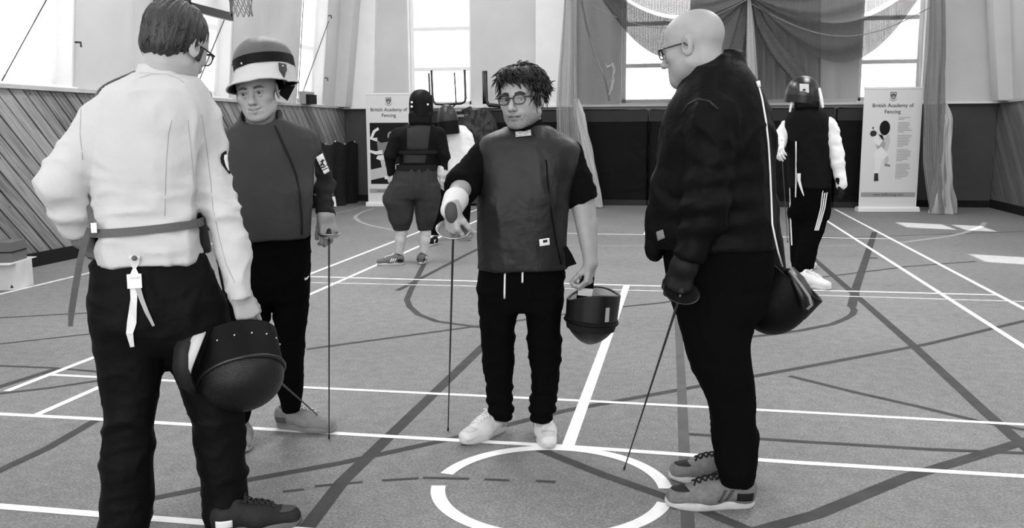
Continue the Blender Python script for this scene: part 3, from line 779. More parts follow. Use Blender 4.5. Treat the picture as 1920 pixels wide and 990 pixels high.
def sphere(r, nu=14, nv=10):
    V = [(0, 0, r)]; F = []
    for i in range(1, nv):
        a = math.pi*i/nv
        for j in range(nu): V.append((r*math.sin(a)*math.cos(2*math.pi*j/nu), r*math.sin(a)*math.sin(2*math.pi*j/nu), r*math.cos(a)))
    V.append((0, 0, -r)); n = len(V)-1
    for j in range(nu):
        F.append((0, 1+j, 1+(j+1) % nu)); F.append((n, n-nu+(j+1) % nu, n-nu+j))
    for i in range(nv-2):
        for j in range(nu): F.append((1+i*nu+j, 1+(i+1)*nu+j, 1+(i+1)*nu+(j+1) % nu, 1+i*nu+(j+1) % nu))
    return np.array(V), F
def make_brows(P, A, m, tree, z=.0205, r=.0045):
    for q in (-1, 1):
        pts = []
        for x_, dz in ((.013, -.002), (.021, .0), (.029, .002), (.037, .002), (.045, -.0005), (.052, -.005)):
            h_, n_ = shoot(tree, (q*x_, .2, z+dz), (0, -1, 0)); pts.append((h_ if h_ is not None else np.array([q*x_, .085, z+dz]))+np.array([0, .0006, 0]))
        b = MB().tube(pts, [r*.7, r, r, r*.95, r*.75, r*.3], 7, sq=((0, 1, 0), .55))
        mesh('eyebrow', xf(A, np.array(b.V)), b.F, m, P.root, True)
def make_glasses(P, A, m, w=.024, hgt=.019, y=.108, z=-.002, thick=.0022, name_lens=True):
    b = MB()
    for q in (-1, 1):
        ring = [(q*.0335+w*math.copysign(abs(math.cos(t))**.8, math.cos(t)), y-.006*abs((q*.0335+w*math.cos(t))/.055)**2, z+hgt*math.copysign(abs(math.sin(t))**.8, math.sin(t))) for t in np.linspace(0, 2*math.pi, 25)[:-1]]
        b.tube(ring, [thick*(1.35 if p[2] > z else .85) for p in ring], 6, closed=True)
        b.tube([(q*.056, y-.008, z+.008), (q*.072, y-.018, z+.009), (q*.081, .03, z+.008), (q*.084, -.005, z+.006), (q*.083, -.02, z-.012)], thick*1.1, 6)
    b.tube([(-.0105, y-.001, z+.004), (0, y+.001, z+.007), (.0105, y-.001, z+.004)], thick, 6)
    g_ = mesh('glasses', xf(A, np.array(b.V)), b.F, m, P.root, True)
    for q in (-1, 1):
        t_ = np.linspace(0, 2*math.pi, 25)[:-1]
        V = [(q*.0335+w*math.copysign(abs(math.cos(t))**.8, math.cos(t)), y-.006*abs((q*.0335+w*math.cos(t))/.055)**2, z+hgt*math.copysign(abs(math.sin(t))**.8, math.sin(t))) for t in t_]
        V2 = [(v[0], v[1]+.0012, v[2]) for v in V]
        mesh('lens', xf(A, np.array(V+V2)), [tuple(range(24))[::-1], tuple(range(24, 48))]+[(i, (i+1) % 24, 24+(i+1) % 24, 24+i) for i in range(24)], M_lens, g_)
    return g_

# ---------------------------------------------------------------- hand
FING = [(-.030, .078, (.040, .024, .019), .0085), (-.010, .085, (.046, .028, .021), .0090), (.011, .082, (.043, .026, .020), .0086), (.029, .073, (.034, .020, .017), .0076)]
def hand_prims(side, curl=((25, 35, 25),)*4, spread=3.0, thumb=(35, 25, 20, 15), fat=1.0, elbow=None, fr=(.027, .045)):
    """hand-local: wrist at origin, y towards fingers, z out of the back of the hand; side=+1: thumb at -x (right hand)"""
    pal = []; fin = []
    for i, (x, y, ls, r) in enumerate(FING):
        x *= side; r *= fat
        pal.append(Cap((x*.55, .008, 0), (x, y, .002), .0145*fat, .0115*fat))
        a = math.radians(0); p = np.array([x, y, .001]); sp = math.radians(spread)*(i-1.5)*side; rr = r
        for j, l in enumerate(ls):
            a += math.radians(curl[i][j]); d = np.array([math.sin(sp)*math.cos(a), math.cos(sp)*math.cos(a), -math.sin(a)])
            q = p+d*l; fin.append((i, Cap(p, q, rr, rr*.92))); p = q; rr *= .92
    # thumb: leaves the side of the palm near its base
    out, fwd_, dn, bend = [math.radians(v) for v in thumb]
    p = np.array([-side*.020, .022, -.008]); d = np.array([-side*math.sin(out), math.cos(out), -math.sin(dn)]); d /= np.linalg.norm(d)
    q = p+d*.036; pal.append(Cap(p, q, .0155*fat, .0125*fat)); th = []
    p = q; o2 = out-bend; d = np.array([-side*math.sin(o2), math.cos(o2), -math.sin(dn+.15)]); d /= np.linalg.norm(d); q = p+d*.031; th.append(Cap(p, q, .0105*fat, .0098*fat)); p = q
    o3 = o2-bend; d = np.array([-side*math.sin(o3), math.cos(o3), -math.sin(dn+.25)]); d /= np.linalg.norm(d); th.append(Cap(p, p+d*.025, .0098*fat, .0085*fat))
    arm = Cap((0, -.0, 0), elbow if elbow is not None else (0, -.12, 0), fr[0]*fat, fr[1], sq=((1, 0, 0), 1.18))
    return pal, fin, th, arm
def make_hand(M, side, h=.0026, arm_end=None, fr=(.027, .042), **kw):
    """returns (V, F) in person coords; M hand-local -> person; arm_end: person-local end of forearm"""
    e = None
    if arm_end is not None: e = (np.linalg.inv(M) @ np.array([*arm_end, 1.0]))[:3]
    pal, fin, th, arm = hand_prims(side, elbow=e, fr=fr, **kw)
    allp = pal+[c for _, c in fin]+th+[arm]
    f = Field(allp, h=h, pad=.015)
    f.add(*pal, k=.012); f.add(arm, k=.02)
    # each finger grown on its own, then joined with a small blend so they stay apart
    for i in range(4):
        g_ = f.blank()
        g_.add(*[c for j, c in fin if j == i], k=.004)
        a, b = f.d, g_.d; k = .005; hh = np.clip(.5+.5*(b-a)/k, 0, 1); f.d = (b*(1-hh)+a*hh-k*hh*(1-hh)).astype(np.float32)
    f.add(*th, k=.006)
    V, F = f.nets(); return xf(M, V), F

# ---------------------------------------------------------------- shoe
def make_shoe(P, heel, toe, m_up, m_sole, m_lace, length=None, z0=0.0, ankle=None, m_panel=None, high=.075, m_toe=None, stripes=0, m_stripe=None, lacen=5, width=1.0, tilt=0.0, name='shoe'):
    heel = np.asarray(heel, float).copy(); toe = np.asarray(toe, float).copy(); heel[2] = toe[2] = z0
    d = toe-heel; Ln = length or np.linalg.norm(d); d /= np.linalg.norm(d); k = Ln/.29
    R = frame_mat(d, (0, 0, 1), heel); A = R.copy(); A[:3, :3] = A[:3, :3]*k
    if tilt: A[:3, :3] = A[:3, :3] @ rotx(tilt)
    W = width
    f = Field((-.062, -.015, -.01), (.062, .305, .15), h=.0042)
    f.add(Cap((0, .042, .058), (0, .15, .050), .036*W, .038*W), k=0); f.add(Cap((0, .15, .046), (0, .256, .034), .042*W, .030, sq=((1, 0, 0), 1.22)), k=.03)
    f.add(Ell((0, .035, .05), (.036*W, .036, .055)), Ell((0, .05, high), (.037*W, .048, .034)), Cap((0, .095, .075), (0, .17, .055), .032, .028), k=.025)
    f.add(Cap((0, .085, high+.01), (0, .075, high+.03), .022, .018, sq=((1, 0, 0), 1.3)), k=.012)  # tongue
    f.keep(Half((0, 0, .022), (0, 0, -1))); f.cut(Cap((0, .045, high+.005), (0, .04, high+.08), .028*W, .03), k=.008)
    up = sdf_obj(name, f, m_up, P.root, M=A)
    def outline(w, y0, y1, n=40):
        o = []
        for i in range(n):
            t = 2*math.pi*i/n; y = .5-.5*math.cos(t); yy = y0+(y1-y0)*y
            ww = (.036+.012*math.sin(math.pi*min(1, max(0, (y-.35)/.62)))**1.0-.006*math.sin(math.pi*min(1, y/.6)))*w*W
            e = (1-(2*y-1)**2)**.32; o.append((math.copysign(1, math.sin(t)+1e-9)*ww*e*(1 if abs(math.sin(t)) > 1e-6 else 0), yy))
        return o
    b = MB(); rowsz = [(.0, .94, .006, .284), (.006, 1.0, .0, .289), (.016, 1.01, -.001, .290), (.026, .97, .002, .286), (.028, .88, .008, .278)]; n = 40
    for z, w_, y0, y1 in rowsz:
        for (x, y) in outline(w_, y0, y1, n):
            toe_up = max(0, (y-.22)/.07)**2*.010; heel_up = max(0, (.02-y)/.02)*.003; b.V.append((x, y, z+toe_up+heel_up if z < .02 else z+toe_up*.8))
    for i in range(len(rowsz)-1):
        for j in range(n): b.F.append((i*n+j, i*n+(j+1) % n, (i+1)*n+(j+1) % n, (i+1)*n+j))
    b.F.append(tuple(range(n-1, -1, -1))); b.F.append(tuple((len(rowsz)-1)*n+j for j in range(n)))
    mesh('sole', xf(A, np.array(b.V)), b.F, m_sole, up, True)
    tree = BVHTree.FromPolygons([Vector(v) for v in xf(np.linalg.inv(A), np.array([v.co[:] for v in up.data.vertices]))], [p.vertices[:] for p in up.data.polygons])
    def top(x, y):
        q, n_ = shoot(tree, (x, y, .25), (0, 0, -1)); return q if q is not None else np.array([x, y, .06])
    if m_lace is not None:
        lb = MB()
        for i in range(lacen):
            y = .115+i*.019
            for sgn in (-1, 1):
                pts = []
                for t in np.linspace(-1, 1, 7):
                    q = top(sgn*t*.021, y+t*.008); pts.append(q+np.array([0, 0, .003]))
                lb.tube(pts, .0028, 5)
        kq = top(0, .105)+np.array([0, 0, .006])
        for sgn in (-1, 1):
            lb.tube([kq+np.array(v) for v in [(0, 0, 0), (sgn*.016, .006, .010), (sgn*.032, .002, .006), (sgn*.028, -.006, -.004), (sgn*.01, -.002, 0)]], .0026, 5)
            lb.tube([kq+np.array(v) for v in [(0, 0, 0), (sgn*.014, .012, .0), (sgn*.026, .028, -.014)]], .0024, 5)
        mesh('lace', xf(A, np.array(lb.V)), lb.F, m_lace, up, True)
    def side_patch(nm, y0, y1, z0_, z1_, m, skew=0.0):
        for sgn in (-1, 1):
            g_ = [[np.array([sgn*.12, y0+(y1-y0)*u+skew*v, z0_+(z1_-z0_)*v]) for v in np.linspace(0, 1, 6)] for u in np.linspace(0, 1, 7)]
            o = patch(nm, tree, g_, (-sgn, 0, 0), .0022, m, up); o.data.transform(Matrix(A.tolist()))
    if m_panel is not None: side_patch('heel_panel', .012, .065, .034, .062, m_panel)
    for i in range(stripes): side_patch('stripe', .095+i*.022, .106+i*.022, .034, .072, m_stripe, -.02)
    if m_toe is not None:
        g_ = [[np.array([(.032-.011*((y-.22)/.05)**2)*x, y-.012*x*x, .2]) for x in np.linspace(-1, 1, 9)] for y in np.linspace(.226, .270, 7)]
        o = patch('toe_cap', tree, g_, (0, 0, -1), .0022, m_toe, up); o.data.transform(Matrix(A.tolist()))
    return up

# ---------------------------------------------------------------- fencing kit
def foil(label, tip, guard, grip_end, guard_r=.055, m_guard=None, bend=0.0, group='foils held by the fencers'):
    tip, guard, grip_end = [np.asarray(p, float) for p in (tip, guard, grip_end)]
    ax = (tip-guard)/np.linalg.norm(tip-guard); root = thing('fencing_foil', label, 'foil', tuple(guard), 0, group)
    n = 14; side = np.cross(ax, (0, 0, 1.0)); side = side/(np.linalg.norm(side)+1e-9)
    pts = [(tip-guard)*t+side*bend*math.sin(math.pi*t) for t in np.linspace(0, 1, n)]
    MB().tube(pts, list(np.linspace(.0048, .0026, n)), 8).obj('blade', M_steel, root, True)
    MB().tube([(tip-guard)-ax*.02, (tip-guard)-ax*.001], .0042, 8).obj('tip_button', M_rubber, root, True)
    M = Matrix(frame_mat(np.cross(ax, side), ax).tolist())  # z along blade
    prof = [(.004, .012), (guard_r*.4, .010), (guard_r*.75, .003), (guard_r, -.010), (guard_r*1.02, -.012), (guard_r, -.014), (guard_r*.75, -.001), (guard_r*.4, .006), (.004, .008)]
    MB().lathe(prof, 28, M).obj('guard', m_guard or M_bright, root, True)
    ge = grip_end-guard; L_ = np.linalg.norm(ge)
    gp = [ge*t for t in np.linspace(.03, 1, 8)]; gr_ = MB().tube(gp, [.010, .012, .0115, .0125, .012, .0115, .011, .008], 10).obj('grip', M_rubber, root, True)
    MB().tube([ge*1.0, ge*1.0+ge/L_*.025], [.011, .012], 10).obj('pommel', M_bright, root, True)
    return root

def mesh_cloth_mat(name, g, g2, sc):
    """woven steel mesh: tiny holes, specular wires"""
    if name in MATS: return MATS[name]
    m = mat(name, g, .3, .3); nt = m.node_tree; N = nt.nodes; L = nt.links; b = N['Principled BSDF']
    tc = N.new('ShaderNodeTexCoord'); v = N.new('ShaderNodeTexVoronoi'); v.inputs['Scale'].default_value = sc; v.inputs['Randomness'].default_value = .25; L.new(tc.outputs['Object'], v.inputs['Vector'])
    r = N.new('ShaderNodeMapRange'); r.inputs['From Min'].default_value = .25; r.inputs['From Max'].default_value = .55; r.inputs['To Min'].default_value = g; r.inputs['To Max'].default_value = g2; L.new(v.outputs['Distance'], r.inputs['Value']); L.new(r.outputs[0], b.inputs['Base Color'])
    bp = N.new('ShaderNodeBump'); bp.inputs['Strength'].default_value = .5; bp.inputs['Distance'].default_value = .003; L.new(v.outputs['Distance'], bp.inputs['Height']); L.new(bp.outputs[0], b.inputs['Normal'])
    return m
M_wmesh = mesh_cloth_mat('mask_steel_mesh', .002, .010, 260)
M_wmesh2 = mesh_cloth_mat('mask_grey_mesh', .02, .12, 300)
M_fab = mat('mask_black_cloth', .003, .55, .12, bump=.15, bscale=40); M_lin = mat('mask_white_lining', .5, .8, .2, bump=.3, bscale=30)
def mask_shell(M, rx, ry, h1, H, flare=1.05, parent=None, m_dome=None, m_band=None, m_lin=None, front=0.0, rim_wave=None, ridge=True, dome_pow=2.0, rivets=0, m_ridge=None, tip=0.0):
    """bucket of a fencing mask in local coords: dome tip at z=0, rim at z=H.  Parts: mesh_dome, band, ridge, lining, rivets"""
    NS = 48; out = []
    def sec(z, inset=0.0):
        if z < h1:
            t = 1-z/h1; w = (1-t**dome_pow)**(1/dome_pow)
        else: w = 1+(flare-1)*(z-h1)/(H-h1)
        return max(rx*w-inset, .0005), max(ry*w-inset, .0005)
    def surf(zs, inset=0.0, wave=False):
        V = []
        for i, z in enumerate(zs):
            for k in range(NS):
                a = 2*math.pi*k/NS; zz = z
                if rim_wave is not None and wave: zz = h1+(z-h1)*(rim_wave(a)-h1)/(H-h1) if z > h1 else z
                x_, y_ = sec(min(zz, H) if zz > h1 else zz, inset)
                V.append((x_*math.cos(a)+(tip*(1-zz/h1)**2 if zz < h1 else 0), y_*math.sin(a)*(1+front*(math.sin(a) > 0)), zz))
        F = [(i*NS+k, i*NS+(k+1) % NS, (i+1)*NS+(k+1) % NS, (i+1)*NS+k) for i in range(len(zs)-1) for k in range(NS)]
        return V, F
    def emit(nm, V, F, m):
        o = mesh(nm, xf(M, np.array(V)), F, m, parent, True); out.append(o); return o
    dz = [h1*(1-math.cos(math.pi/2*t)) for t in np.linspace(.03, 1, 14)]
    V, F = surf(dz); emit('mesh_dome', V, F+[tuple(range(NS-1, -1, -1))], m_dome or M_wmesh)
    V, F = surf(list(np.linspace(h1, H, 8)), -.002, True); emit('band', V, F, m_band or M_fab)
    if m_lin is not None:
        V, F = surf(dz[3:]+list(np.linspace(h1, H, 8))[1:], .008, True); emit('lining', V, [f[::-1] for f in F], m_lin)
        # rolled rim
        ring = []
        for k in range(NS):
            a = 2*math.pi*k/NS; zz = rim_wave(a) if rim_wave else H; x_, y_ = sec(zz, .003); ring.append((x_*math.cos(a), y_*math.sin(a)*(1+front*(math.sin(a) > 0)), zz))
        b = MB().tube(ring, .006, 6, closed=True); emit('rim', b.V, b.F, m_band or M_fab)
    if ridge:
        x_, y_ = sec(h1); b = MB().tube([((x_+.003)*math.cos(a), (y_+.003)*math.sin(a)*(1+front*(math.sin(a) > 0)), h1) for a in np.linspace(0, 2*math.pi, NS+1)[:-1]], .007, 8, closed=True); emit('ridge', b.V, b.F, m_ridge or M_blackgloss)
    if rivets:
        for k in range(rivets):
            a = 2*math.pi*k/rivets; x_, y_ = sec(h1+.6*(H-h1)); c = np.array([(x_+.003)*math.cos(a), (y_+.003)*math.sin(a), h1+.6*(H-h1)])
            v, f_ = sphere(.004, 6, 4); emit('rivet', v+c, f_, M_bright)
    return out
# ================================================================== man in the middle, dark plastron over a black T-shirt
M_skin3 = skin_mat('skin_a', .31); M_hair3 = mat('black_hair', .008, .5, .4, bump=.6, bscale=120, stretch=(1, 1, .2))
M_vest = mat('charcoal_plastron', .009, .5, .3, var=.25, vscale=6, bump=.1, bscale=60, wrinkle=.35); M_tee = mat('black_jersey', .0035, .9, .06, wrinkle=.3)
M_trou = mat('black_trousers', .0025, .9, .04, wrinkle=.3)
M_wshoe = mat('white_shoe_leather', .62, .5, .4, var=.06, vscale=30); M_wsole = mat('white_rubber', .5, .6, .3); M_wlace = mat('white_lace', .75, .8, .2)
M_greyp = mat('grey_suede', .3, .8, .2); M_label = mat('white_cloth_label', .75, .8, .2); M_print = mat('dark_print', .02, .7, .2)
def man_middle():
    P = Person(975, 826, 'man in glasses with tousled dark hair and a charcoal plastron over a black T-shirt')
    L = P.L
    # vest
    V = P.rows([(236, 948, 1028, .075, .01), (246, 930, 1048, .095, .01), (258, 906, 1070, .115), (272, 895, 1084, .128), (300, 892, 1086, .14, -.005), (340, 892, 1076, .148, -.01), (390, 893, 1066, .152, -.012), (440, 895, 1063, .15, -.012), (480, 897, 1064, .146, -.01), (503, 897, 1066, .145, -.01)], n=2.5)
    f = Field([V], h=.009); f.add(V, k=0); f.cut(Half((0, 0, V.lo[2]+.004), (0, 0, 1)), k=0) if False else None
    collar = Loft([(L(980, 262)[2], L(985, 262)[0], .01, .088, .085), (L(980, 240)[2], L(986, 240)[0], .012, .075, .078), (L(980, 222)[2], L(987, 222)[0], .02, .07, .073)], 2)
    f.cut(Cap(L(982, 240, -.005), L(980, 205, .0), .066, .066), k=.006)
    fc = Field([collar], h=.007); fc.add(collar, k=0); fc.cut(Cap(L(984, 248, .005), L(984, 205, .01), .060, .062), k=.004); sdf_obj('collar', fc, M_tee, P.root, folds(.003, 9, 9, 9))
    o = sdf_obj('plastron_vest', f, M_vest, P.root, folds(.0045, 5, 5, 3.6, off=2.0)); tv = bvh(o)
    # diagonal front closure, hem band, label, neck tab
    MB().tube(on_surface_line(tv, [L(1024, 300, -.6), L(1025, 310, -.6), L(1026, 330, -.6), L(1028, 350, -.6), L(1034, 400, -.6), L(1042, 450, -.6), L(1052, 495, -.6)], (0, 1, 0), .001), .003, 6).obj('front_piping', M_tee, P.root, True)
    patch('cloth_label', tv, quad_grid(L(1011, 449, -.6), L(1030, 446, -.6), L(1031, 459, -.6), L(1012, 462, -.6)), (0, 1, 0), .004, M_label, P.root)
    patch('label_print', tv, quad_grid(L(1018, 450.5, -.6), L(1026, 449, -.6), L(1026.5, 454, -.6), L(1018.5, 455.5, -.6), 4, 4), (0, 1, 0), .006, M_print, P.root)
    patch('neck_tab', tv, quad_grid(L(966, 247, -.6), L(995, 243, -.6), L(996, 254, -.6), L(967, 257, -.6)), (0, 1, 0), .006, mat('silver_cloth', .35, .5, .5, var=.5, vscale=90), P.root)
    MB().ribbon([L(1060, 462, -.08), L(1066, 478, -.10), L(1071, 498, -.10)], (.5, -1, 0), [.012, .03, .05], .006).obj('waist_tie', M_tee, P.root)
    # T-shirt: trunk core inside the vest + sleeves
    S1, E1, W1 = L(912, 286, .0), L(868, 346, -.10), L(846, 392, -.34)
    S2, E2, W2 = L(1068, 288, .0), L(1096, 385, .0), L(1108, 492, -.06)
    core = P.rows([(262, 935, 1045, .085), (300, 905, 1072, .11), (400, 905, 1056, .125), (495, 906, 1052, .12)], n=2.3)
    sl1 = [Cap(S1, E1, .062, .066), Cap(E1, E1+(W1-E1)*.3, .068, .066)]; sl2 = [Cap(S2, S2+(E2-S2)*1.05, .060, .068)]
    f = Field([core]+sl1+sl2, h=.009); f.add(core, k=0); f.add(*sl1, *sl2, k=.03)
    d1 = (W1-E1)/np.linalg.norm(W1-E1); hem(f, E1+d1*.055, d1); d2 = (E2-S2)/np.linalg.norm(E2-S2); hem(f, S2+(E2-S2)*.93, d2+np.array([.15, 0, -.1]))
    sdf_obj('t_shirt', f, M_tee, P.root, folds(.006, 9, 9, 14, off=1.0))
    # trousers
    pel = P.rows([(488, 900, 1060, .118), (520, 897, 1058, .124), (555, 896, 1057, .124, .01), (580, 899, 1054, .11, .01)], n=2.5, rd=.02)
    l1 = P.rows([(540, 897, 978, .10), (590, 899, 971, .096), (650, 903, 964, .086, .01), (700, 907, 961, .078, .01), (740, 913, 961, .07, .0), (768, 916, 963, .066, -.01), (785, 924, 962, .058, -.01)], n=2.2, rd=.015)
    l2 = P.rows([(540, 977, 1057, .10), (590, 984, 1055, .096), (650, 990, 1052, .086, .01), (700, 996, 1051, .078, .01), (740, 996, 1047, .072, .0), (768, 993, 1042, .066, -.01), (788, 999, 1036, .056, -.01)], n=2.2, rd=.015)
    f = Field([pel, l1, l2], h=.009); f.add(pel, k=0); f.add(l1, l2, k=.02)
    def tdisp(V, N): return folds(.007, 6, 6, 9, off=4.)(V, N)+.006*np.sin(V[:, 2]*130+3*vnoise(V[:, 0]*8, V[:, 1]*8, V[:, 2]*4))*np.clip((.30-V[:, 2])/.16, 0, 1)
    t = sdf_obj('trousers', f, M_trou, P.root, tdisp); tt = bvh(t)
    for x, y0, y1 in ((947, 500, 560), (980, 503, 530)):
        pts = on_surface_line(tt, [L(x-(y-y0)*.02, y, -.6) for y in np.linspace(y0+3, y1, 8)], (0, 1, 0), .006)
        if pts: MB().tube(pts, .0042, 6).obj('drawstring', M_wlace, P.root, True)
    # shoes
    make_shoe(P, P.G(946, 806), P.G(876, 832), M_wshoe, M_wsole, M_wlace, m_panel=M_greyp, m_toe=mat('pale_suede', .55, .8, .2), stripes=2, m_stripe=M_label, length=.285)
    make_shoe(P, P.G(1014, 806), P.G(1030, 842), M_wshoe, M_wsole, M_wlace, m_panel=M_greyp, m_toe=mat('pale_suede', .55), stripes=2, m_stripe=M_label, length=.275)
    # head
    s = 1.04; R = rotz(math.radians(180-24)) @ rotx(math.radians(-3)) @ roty(math.radians(3)); Mh = M4(R, L(979, 185, -.015)); A = hs(Mh, s)
    tr = make_head(P, Mh, L(984, 262, .03), 1.0, s, lips=.7, stubble=.42, jowl=.006, neck_r=(.06, .064))
    make_eyes(P, A, (-.35, 1, -.05)); make_brows(P, A, M_hair3, tr, r=.0062); make_glasses(P, A, M_blackgloss, .0235, .0185, thick=.0026)
    # hair: cap + locks
    f = Field((-.12, -.14, -.12), (.12, .14, .16), h=.0045); f.add(Ell((0, -.022, .042), (.086, .103, .090)), k=0); f.add(Ell((0, .03, .088), (.072, .062, .034)), k=.03)
    f.cut(Ell((0, .12, -.03), (.085, .085, .088)), k=.012); f.cut(Ell((.0, .02, -.075), (.12, .09, .078)), k=.012); f.noise(.007, 28, 28, 18)
    V_, F_ = f.nets(); rs = np.random.RandomState(5); N_ = vnormals(V_, F_)
    cl = vnoise(V_[:, 0]*38+V_[:, 2]*14, V_[:, 1]*26, V_[:, 2]*12+V_[:, 0]*9); V_ = V_+N_*(.009*cl+.006*vnoise(V_[:, 0]*70, V_[:, 1]*60, V_[:, 2]*30))[:, None]
    b = MB(); sel = np.nonzero((V_[:, 2] > .005) & ~((V_[:, 1] > .045) & (V_[:, 2] < .07)))[0]
    for i in rs.choice(sel, 1000):
        p, n_ = V_[i], N_[i]
        if np.dot(n_, p-np.array([0, 0, .03])) < 0: n_ = -n_
        an = 2.2*float(vnoise(np.array([p[0]*18]), np.array([p[1]*18]), np.array([p[2]*18]))[0])
        flow = np.array([p[0]*5+.5*math.sin(an)+rs.normal(0, .2)-.25, p[1]*3+.4*math.cos(an)+rs.normal(0, .2), -.28+rs.normal(0, .25)]); flow -= n_*np.dot(flow, n_)*.9; flow /= np.linalg.norm(flow)+1e-9
        l = rs.uniform(.025, .06); up = rs.uniform(.0, .3)+(.4 if p[2] > .115 and rs.rand() < .4 else 0)
        b.tube([p-n_*.004, p+flow*l*.4+n_*l*.18*up, p+flow*l*.8+n_*l*.2*up+np.array([0, 0, -.004]), p+flow*l*1.15+n_*l*.1*up+np.array([0, 0, -.011])], [.0032, .0034, .0024, .0005], 4)
    # fringe swept over the forehead
    for k in range(26):
        x0 = -.055+.11*k/25; p = np.array([x0, .07-abs(x0)*.35, .112+rs.uniform(-.006, .008)]); sx_ = -.012-.02*rs.rand()-(.012 if x0 < 0 else -.004); dz = rs.uniform(.028, .05)*(1.2 if abs(x0) > .035 else .85)
        q = p+np.array([sx_, .030-abs(x0)*.3, -dz]); m_ = (p+q)/2+np.array([.006, .016, .006])
        b.tube([p, m_, q], [.009, .008, .001], 5)
    hv, hf = np.concatenate([V_, np.array(b.V)]), [tuple(q) for q in F_]+[tuple(np.array(q)+len(V_)) for q in b.F]
    mesh('hair', xf(A, hv), hf, M_hair3, P.root, True)
    # hands.  His right hand (left in view) holds the foil in front of him
    tipw = on_z(840, 808); tip = P.loc(tipw); gd = L(850, 434, -.36); tip = tip if True else tip
    grip_end = gd+np.array([.004, .012, .075])
    d = gd-W1; M1 = frame_mat((gd+np.array([-.012, .02, .02]))-W1, (-.15, -1, .35), W1)
    M1 = frame_mat(np.array([.10, -.05, -1.0]), (-.75, -.65, .0), W1+np.array([.0, -.01, .0]))
    v, q = make_hand(M1, 1, arm_end=E1, fr=(.028, .046), curl=((38, 45, 30), (42, 45, 30), (45, 48, 30), (48, 48, 30)), thumb=(25, 10, 35, 8))
    P.pieces.append((v, q, np.ones(len(v))))
    M2 = frame_mat(np.array([-.12, -.06, -1.0]), (.85, -.45, 0), W2)
    v, q = make_hand(M2, -1, arm_end=S2+(E2-S2)*.7, fr=(.029, .05), curl=((45, 50, 30), (48, 52, 35), (50, 52, 35), (52, 55, 35)), thumb=(22, 10, 42, 12)); P.pieces.append((v, q, np.ones(len(v))))
    # bare elbow piece joins the forearm to the upper arm
    f = Field([Cap(S2, E2, .05, .046), Cap(E2, W2, .046, .03)], h=.006); f.add(Cap(S2, E2, .05, .045), Cap(E2, E2+(W2-E2)*.35, .0455, .044), Cap(E2+(W2-E2)*.35, W2, .044, .0285), k=.012); v, q = f.nets(); P.pieces.append((v, q, np.ones(len(v))))
    inner = core_field(.02, P.rows([(250, 955, 1015, .05), (270, 925, 1050, .07), (400, 915, 1045, .10), (495, 915, 1045, .10)]), P.rows([(495, 915, 1045, .09), (560, 915, 1045, .09)]), Cap(L(938, 560), L(938, 780), .055, .035), Cap(L(1018, 560), L(1018, 780), .055, .035), Cap(S1, E1, .045, .042), k=.03)
    P.body(M_skin3, inner)
    # white cuffed glove on the sword hand
    dd = (E1-W1)/np.linalg.norm(E1-W1); M_gw = mat('white_glove', .6, .7, .3, bump=.2, bscale=40)
    f = Field([Cap(W1, W1+dd*.14, .05)], h=.005); f.add(Cap(W1-dd*.005, W1+dd*.14, .041, .056), k=0); hem(f, W1+dd*.105, dd); sdf_obj('glove_cuff', f, M_gw, P.root, folds(.002, 9, 9, 9))
    v, q = make_hand(M1, 1, arm_end=W1+dd*.06, fr=(.032, .04), fat=1.16, curl=((38, 45, 30), (42, 45, 30), (45, 48, 30), (48, 48, 30)), thumb=(25, 10, 35, 8)); mesh('glove', v, q, mat('pale_grey_glove', .34, .6, .3, var=.15, vscale=30, bump=.2, bscale=60), P.root, True)
    pc = W1+np.array([.004, -.040, -.010]); f = Field([Ell(pc, (.06,)*3)], h=.004); f.add(Ell(pc, (.026, .016, .042)), k=0)
    sdf_obj('glove_pad', f, mat('grey_glove_pad', .05, .6, .3), P.root)
    foil('foil held point down by the man in the charcoal plastron', tipw, P.world(gd), P.world(grip_end), .068)
    # mask hanging from his left hand
    t = thing('fencing_mask', 'dark fencing mask held by its tongue beside the man in the charcoal plastron', 'mask', tuple(P.world(L(1104, 650, -.06))), math.atan2(P.s[1], P.s[0]), 'held fencing masks')
    o_ = L(1104, 646, -.06); k = lambda q: q-o_
    Mm = M4(roty(math.radians(5)), (0, .0, .01))
    mask_shell(Mm, .108, .115, .105, .225, 1.04, t, m_dome=M_wmesh, m_band=mat('dark_grey_vinyl', .008, .35, .3), m_lin=M_lin, rim_wave=lambda a: .215+.018*math.cos(a)-.012*math.cos(2*a), dome_pow=1.6, ridge=True, m_ridge=M_fab)
    b = MB(); x_ = [(.116*math.cos(a), .122*math.sin(a), z) for z in (.075, .125) for a in np.linspace(0, 2*math.pi, 49)[:-1]]
    mesh('cross_band', xf(Mm, np.array([((.102 if i < 48 else .113)*math.cos(2*math.pi*(i % 48)/48), (.110 if i < 48 else .120)*math.sin(2*math.pi*(i % 48)/48), .070 if i < 48 else .118) for i in range(96)])), [(i, (i+1) % 48, 48+(i+1) % 48, 48+i) for i in range(48)], M_black, t, True)
    MB().ribbon([(-.02, .06, .10), (-.018, .055, .2), (-.012, .03, .26), (-.004, .0, .305)], (0, -1, .1), [.06, .065, .065, .05], .012).obj('tongue', M_fab, t, True)
    MB().ribbon([(-.016, .040, .215), (-.013, .024, .248)], (0, -1, .3), .062, .006).obj('tongue_label', M_label, t)
    for x0 in (.065,):
        MB().ribbon([(x0, -.103, .13), (x0+.003, -.105, .19)], (.5, -.85, 0), .018, .006).obj('name_strip', mat('grey_strip', .35, .5, .4), t)
man_middle()
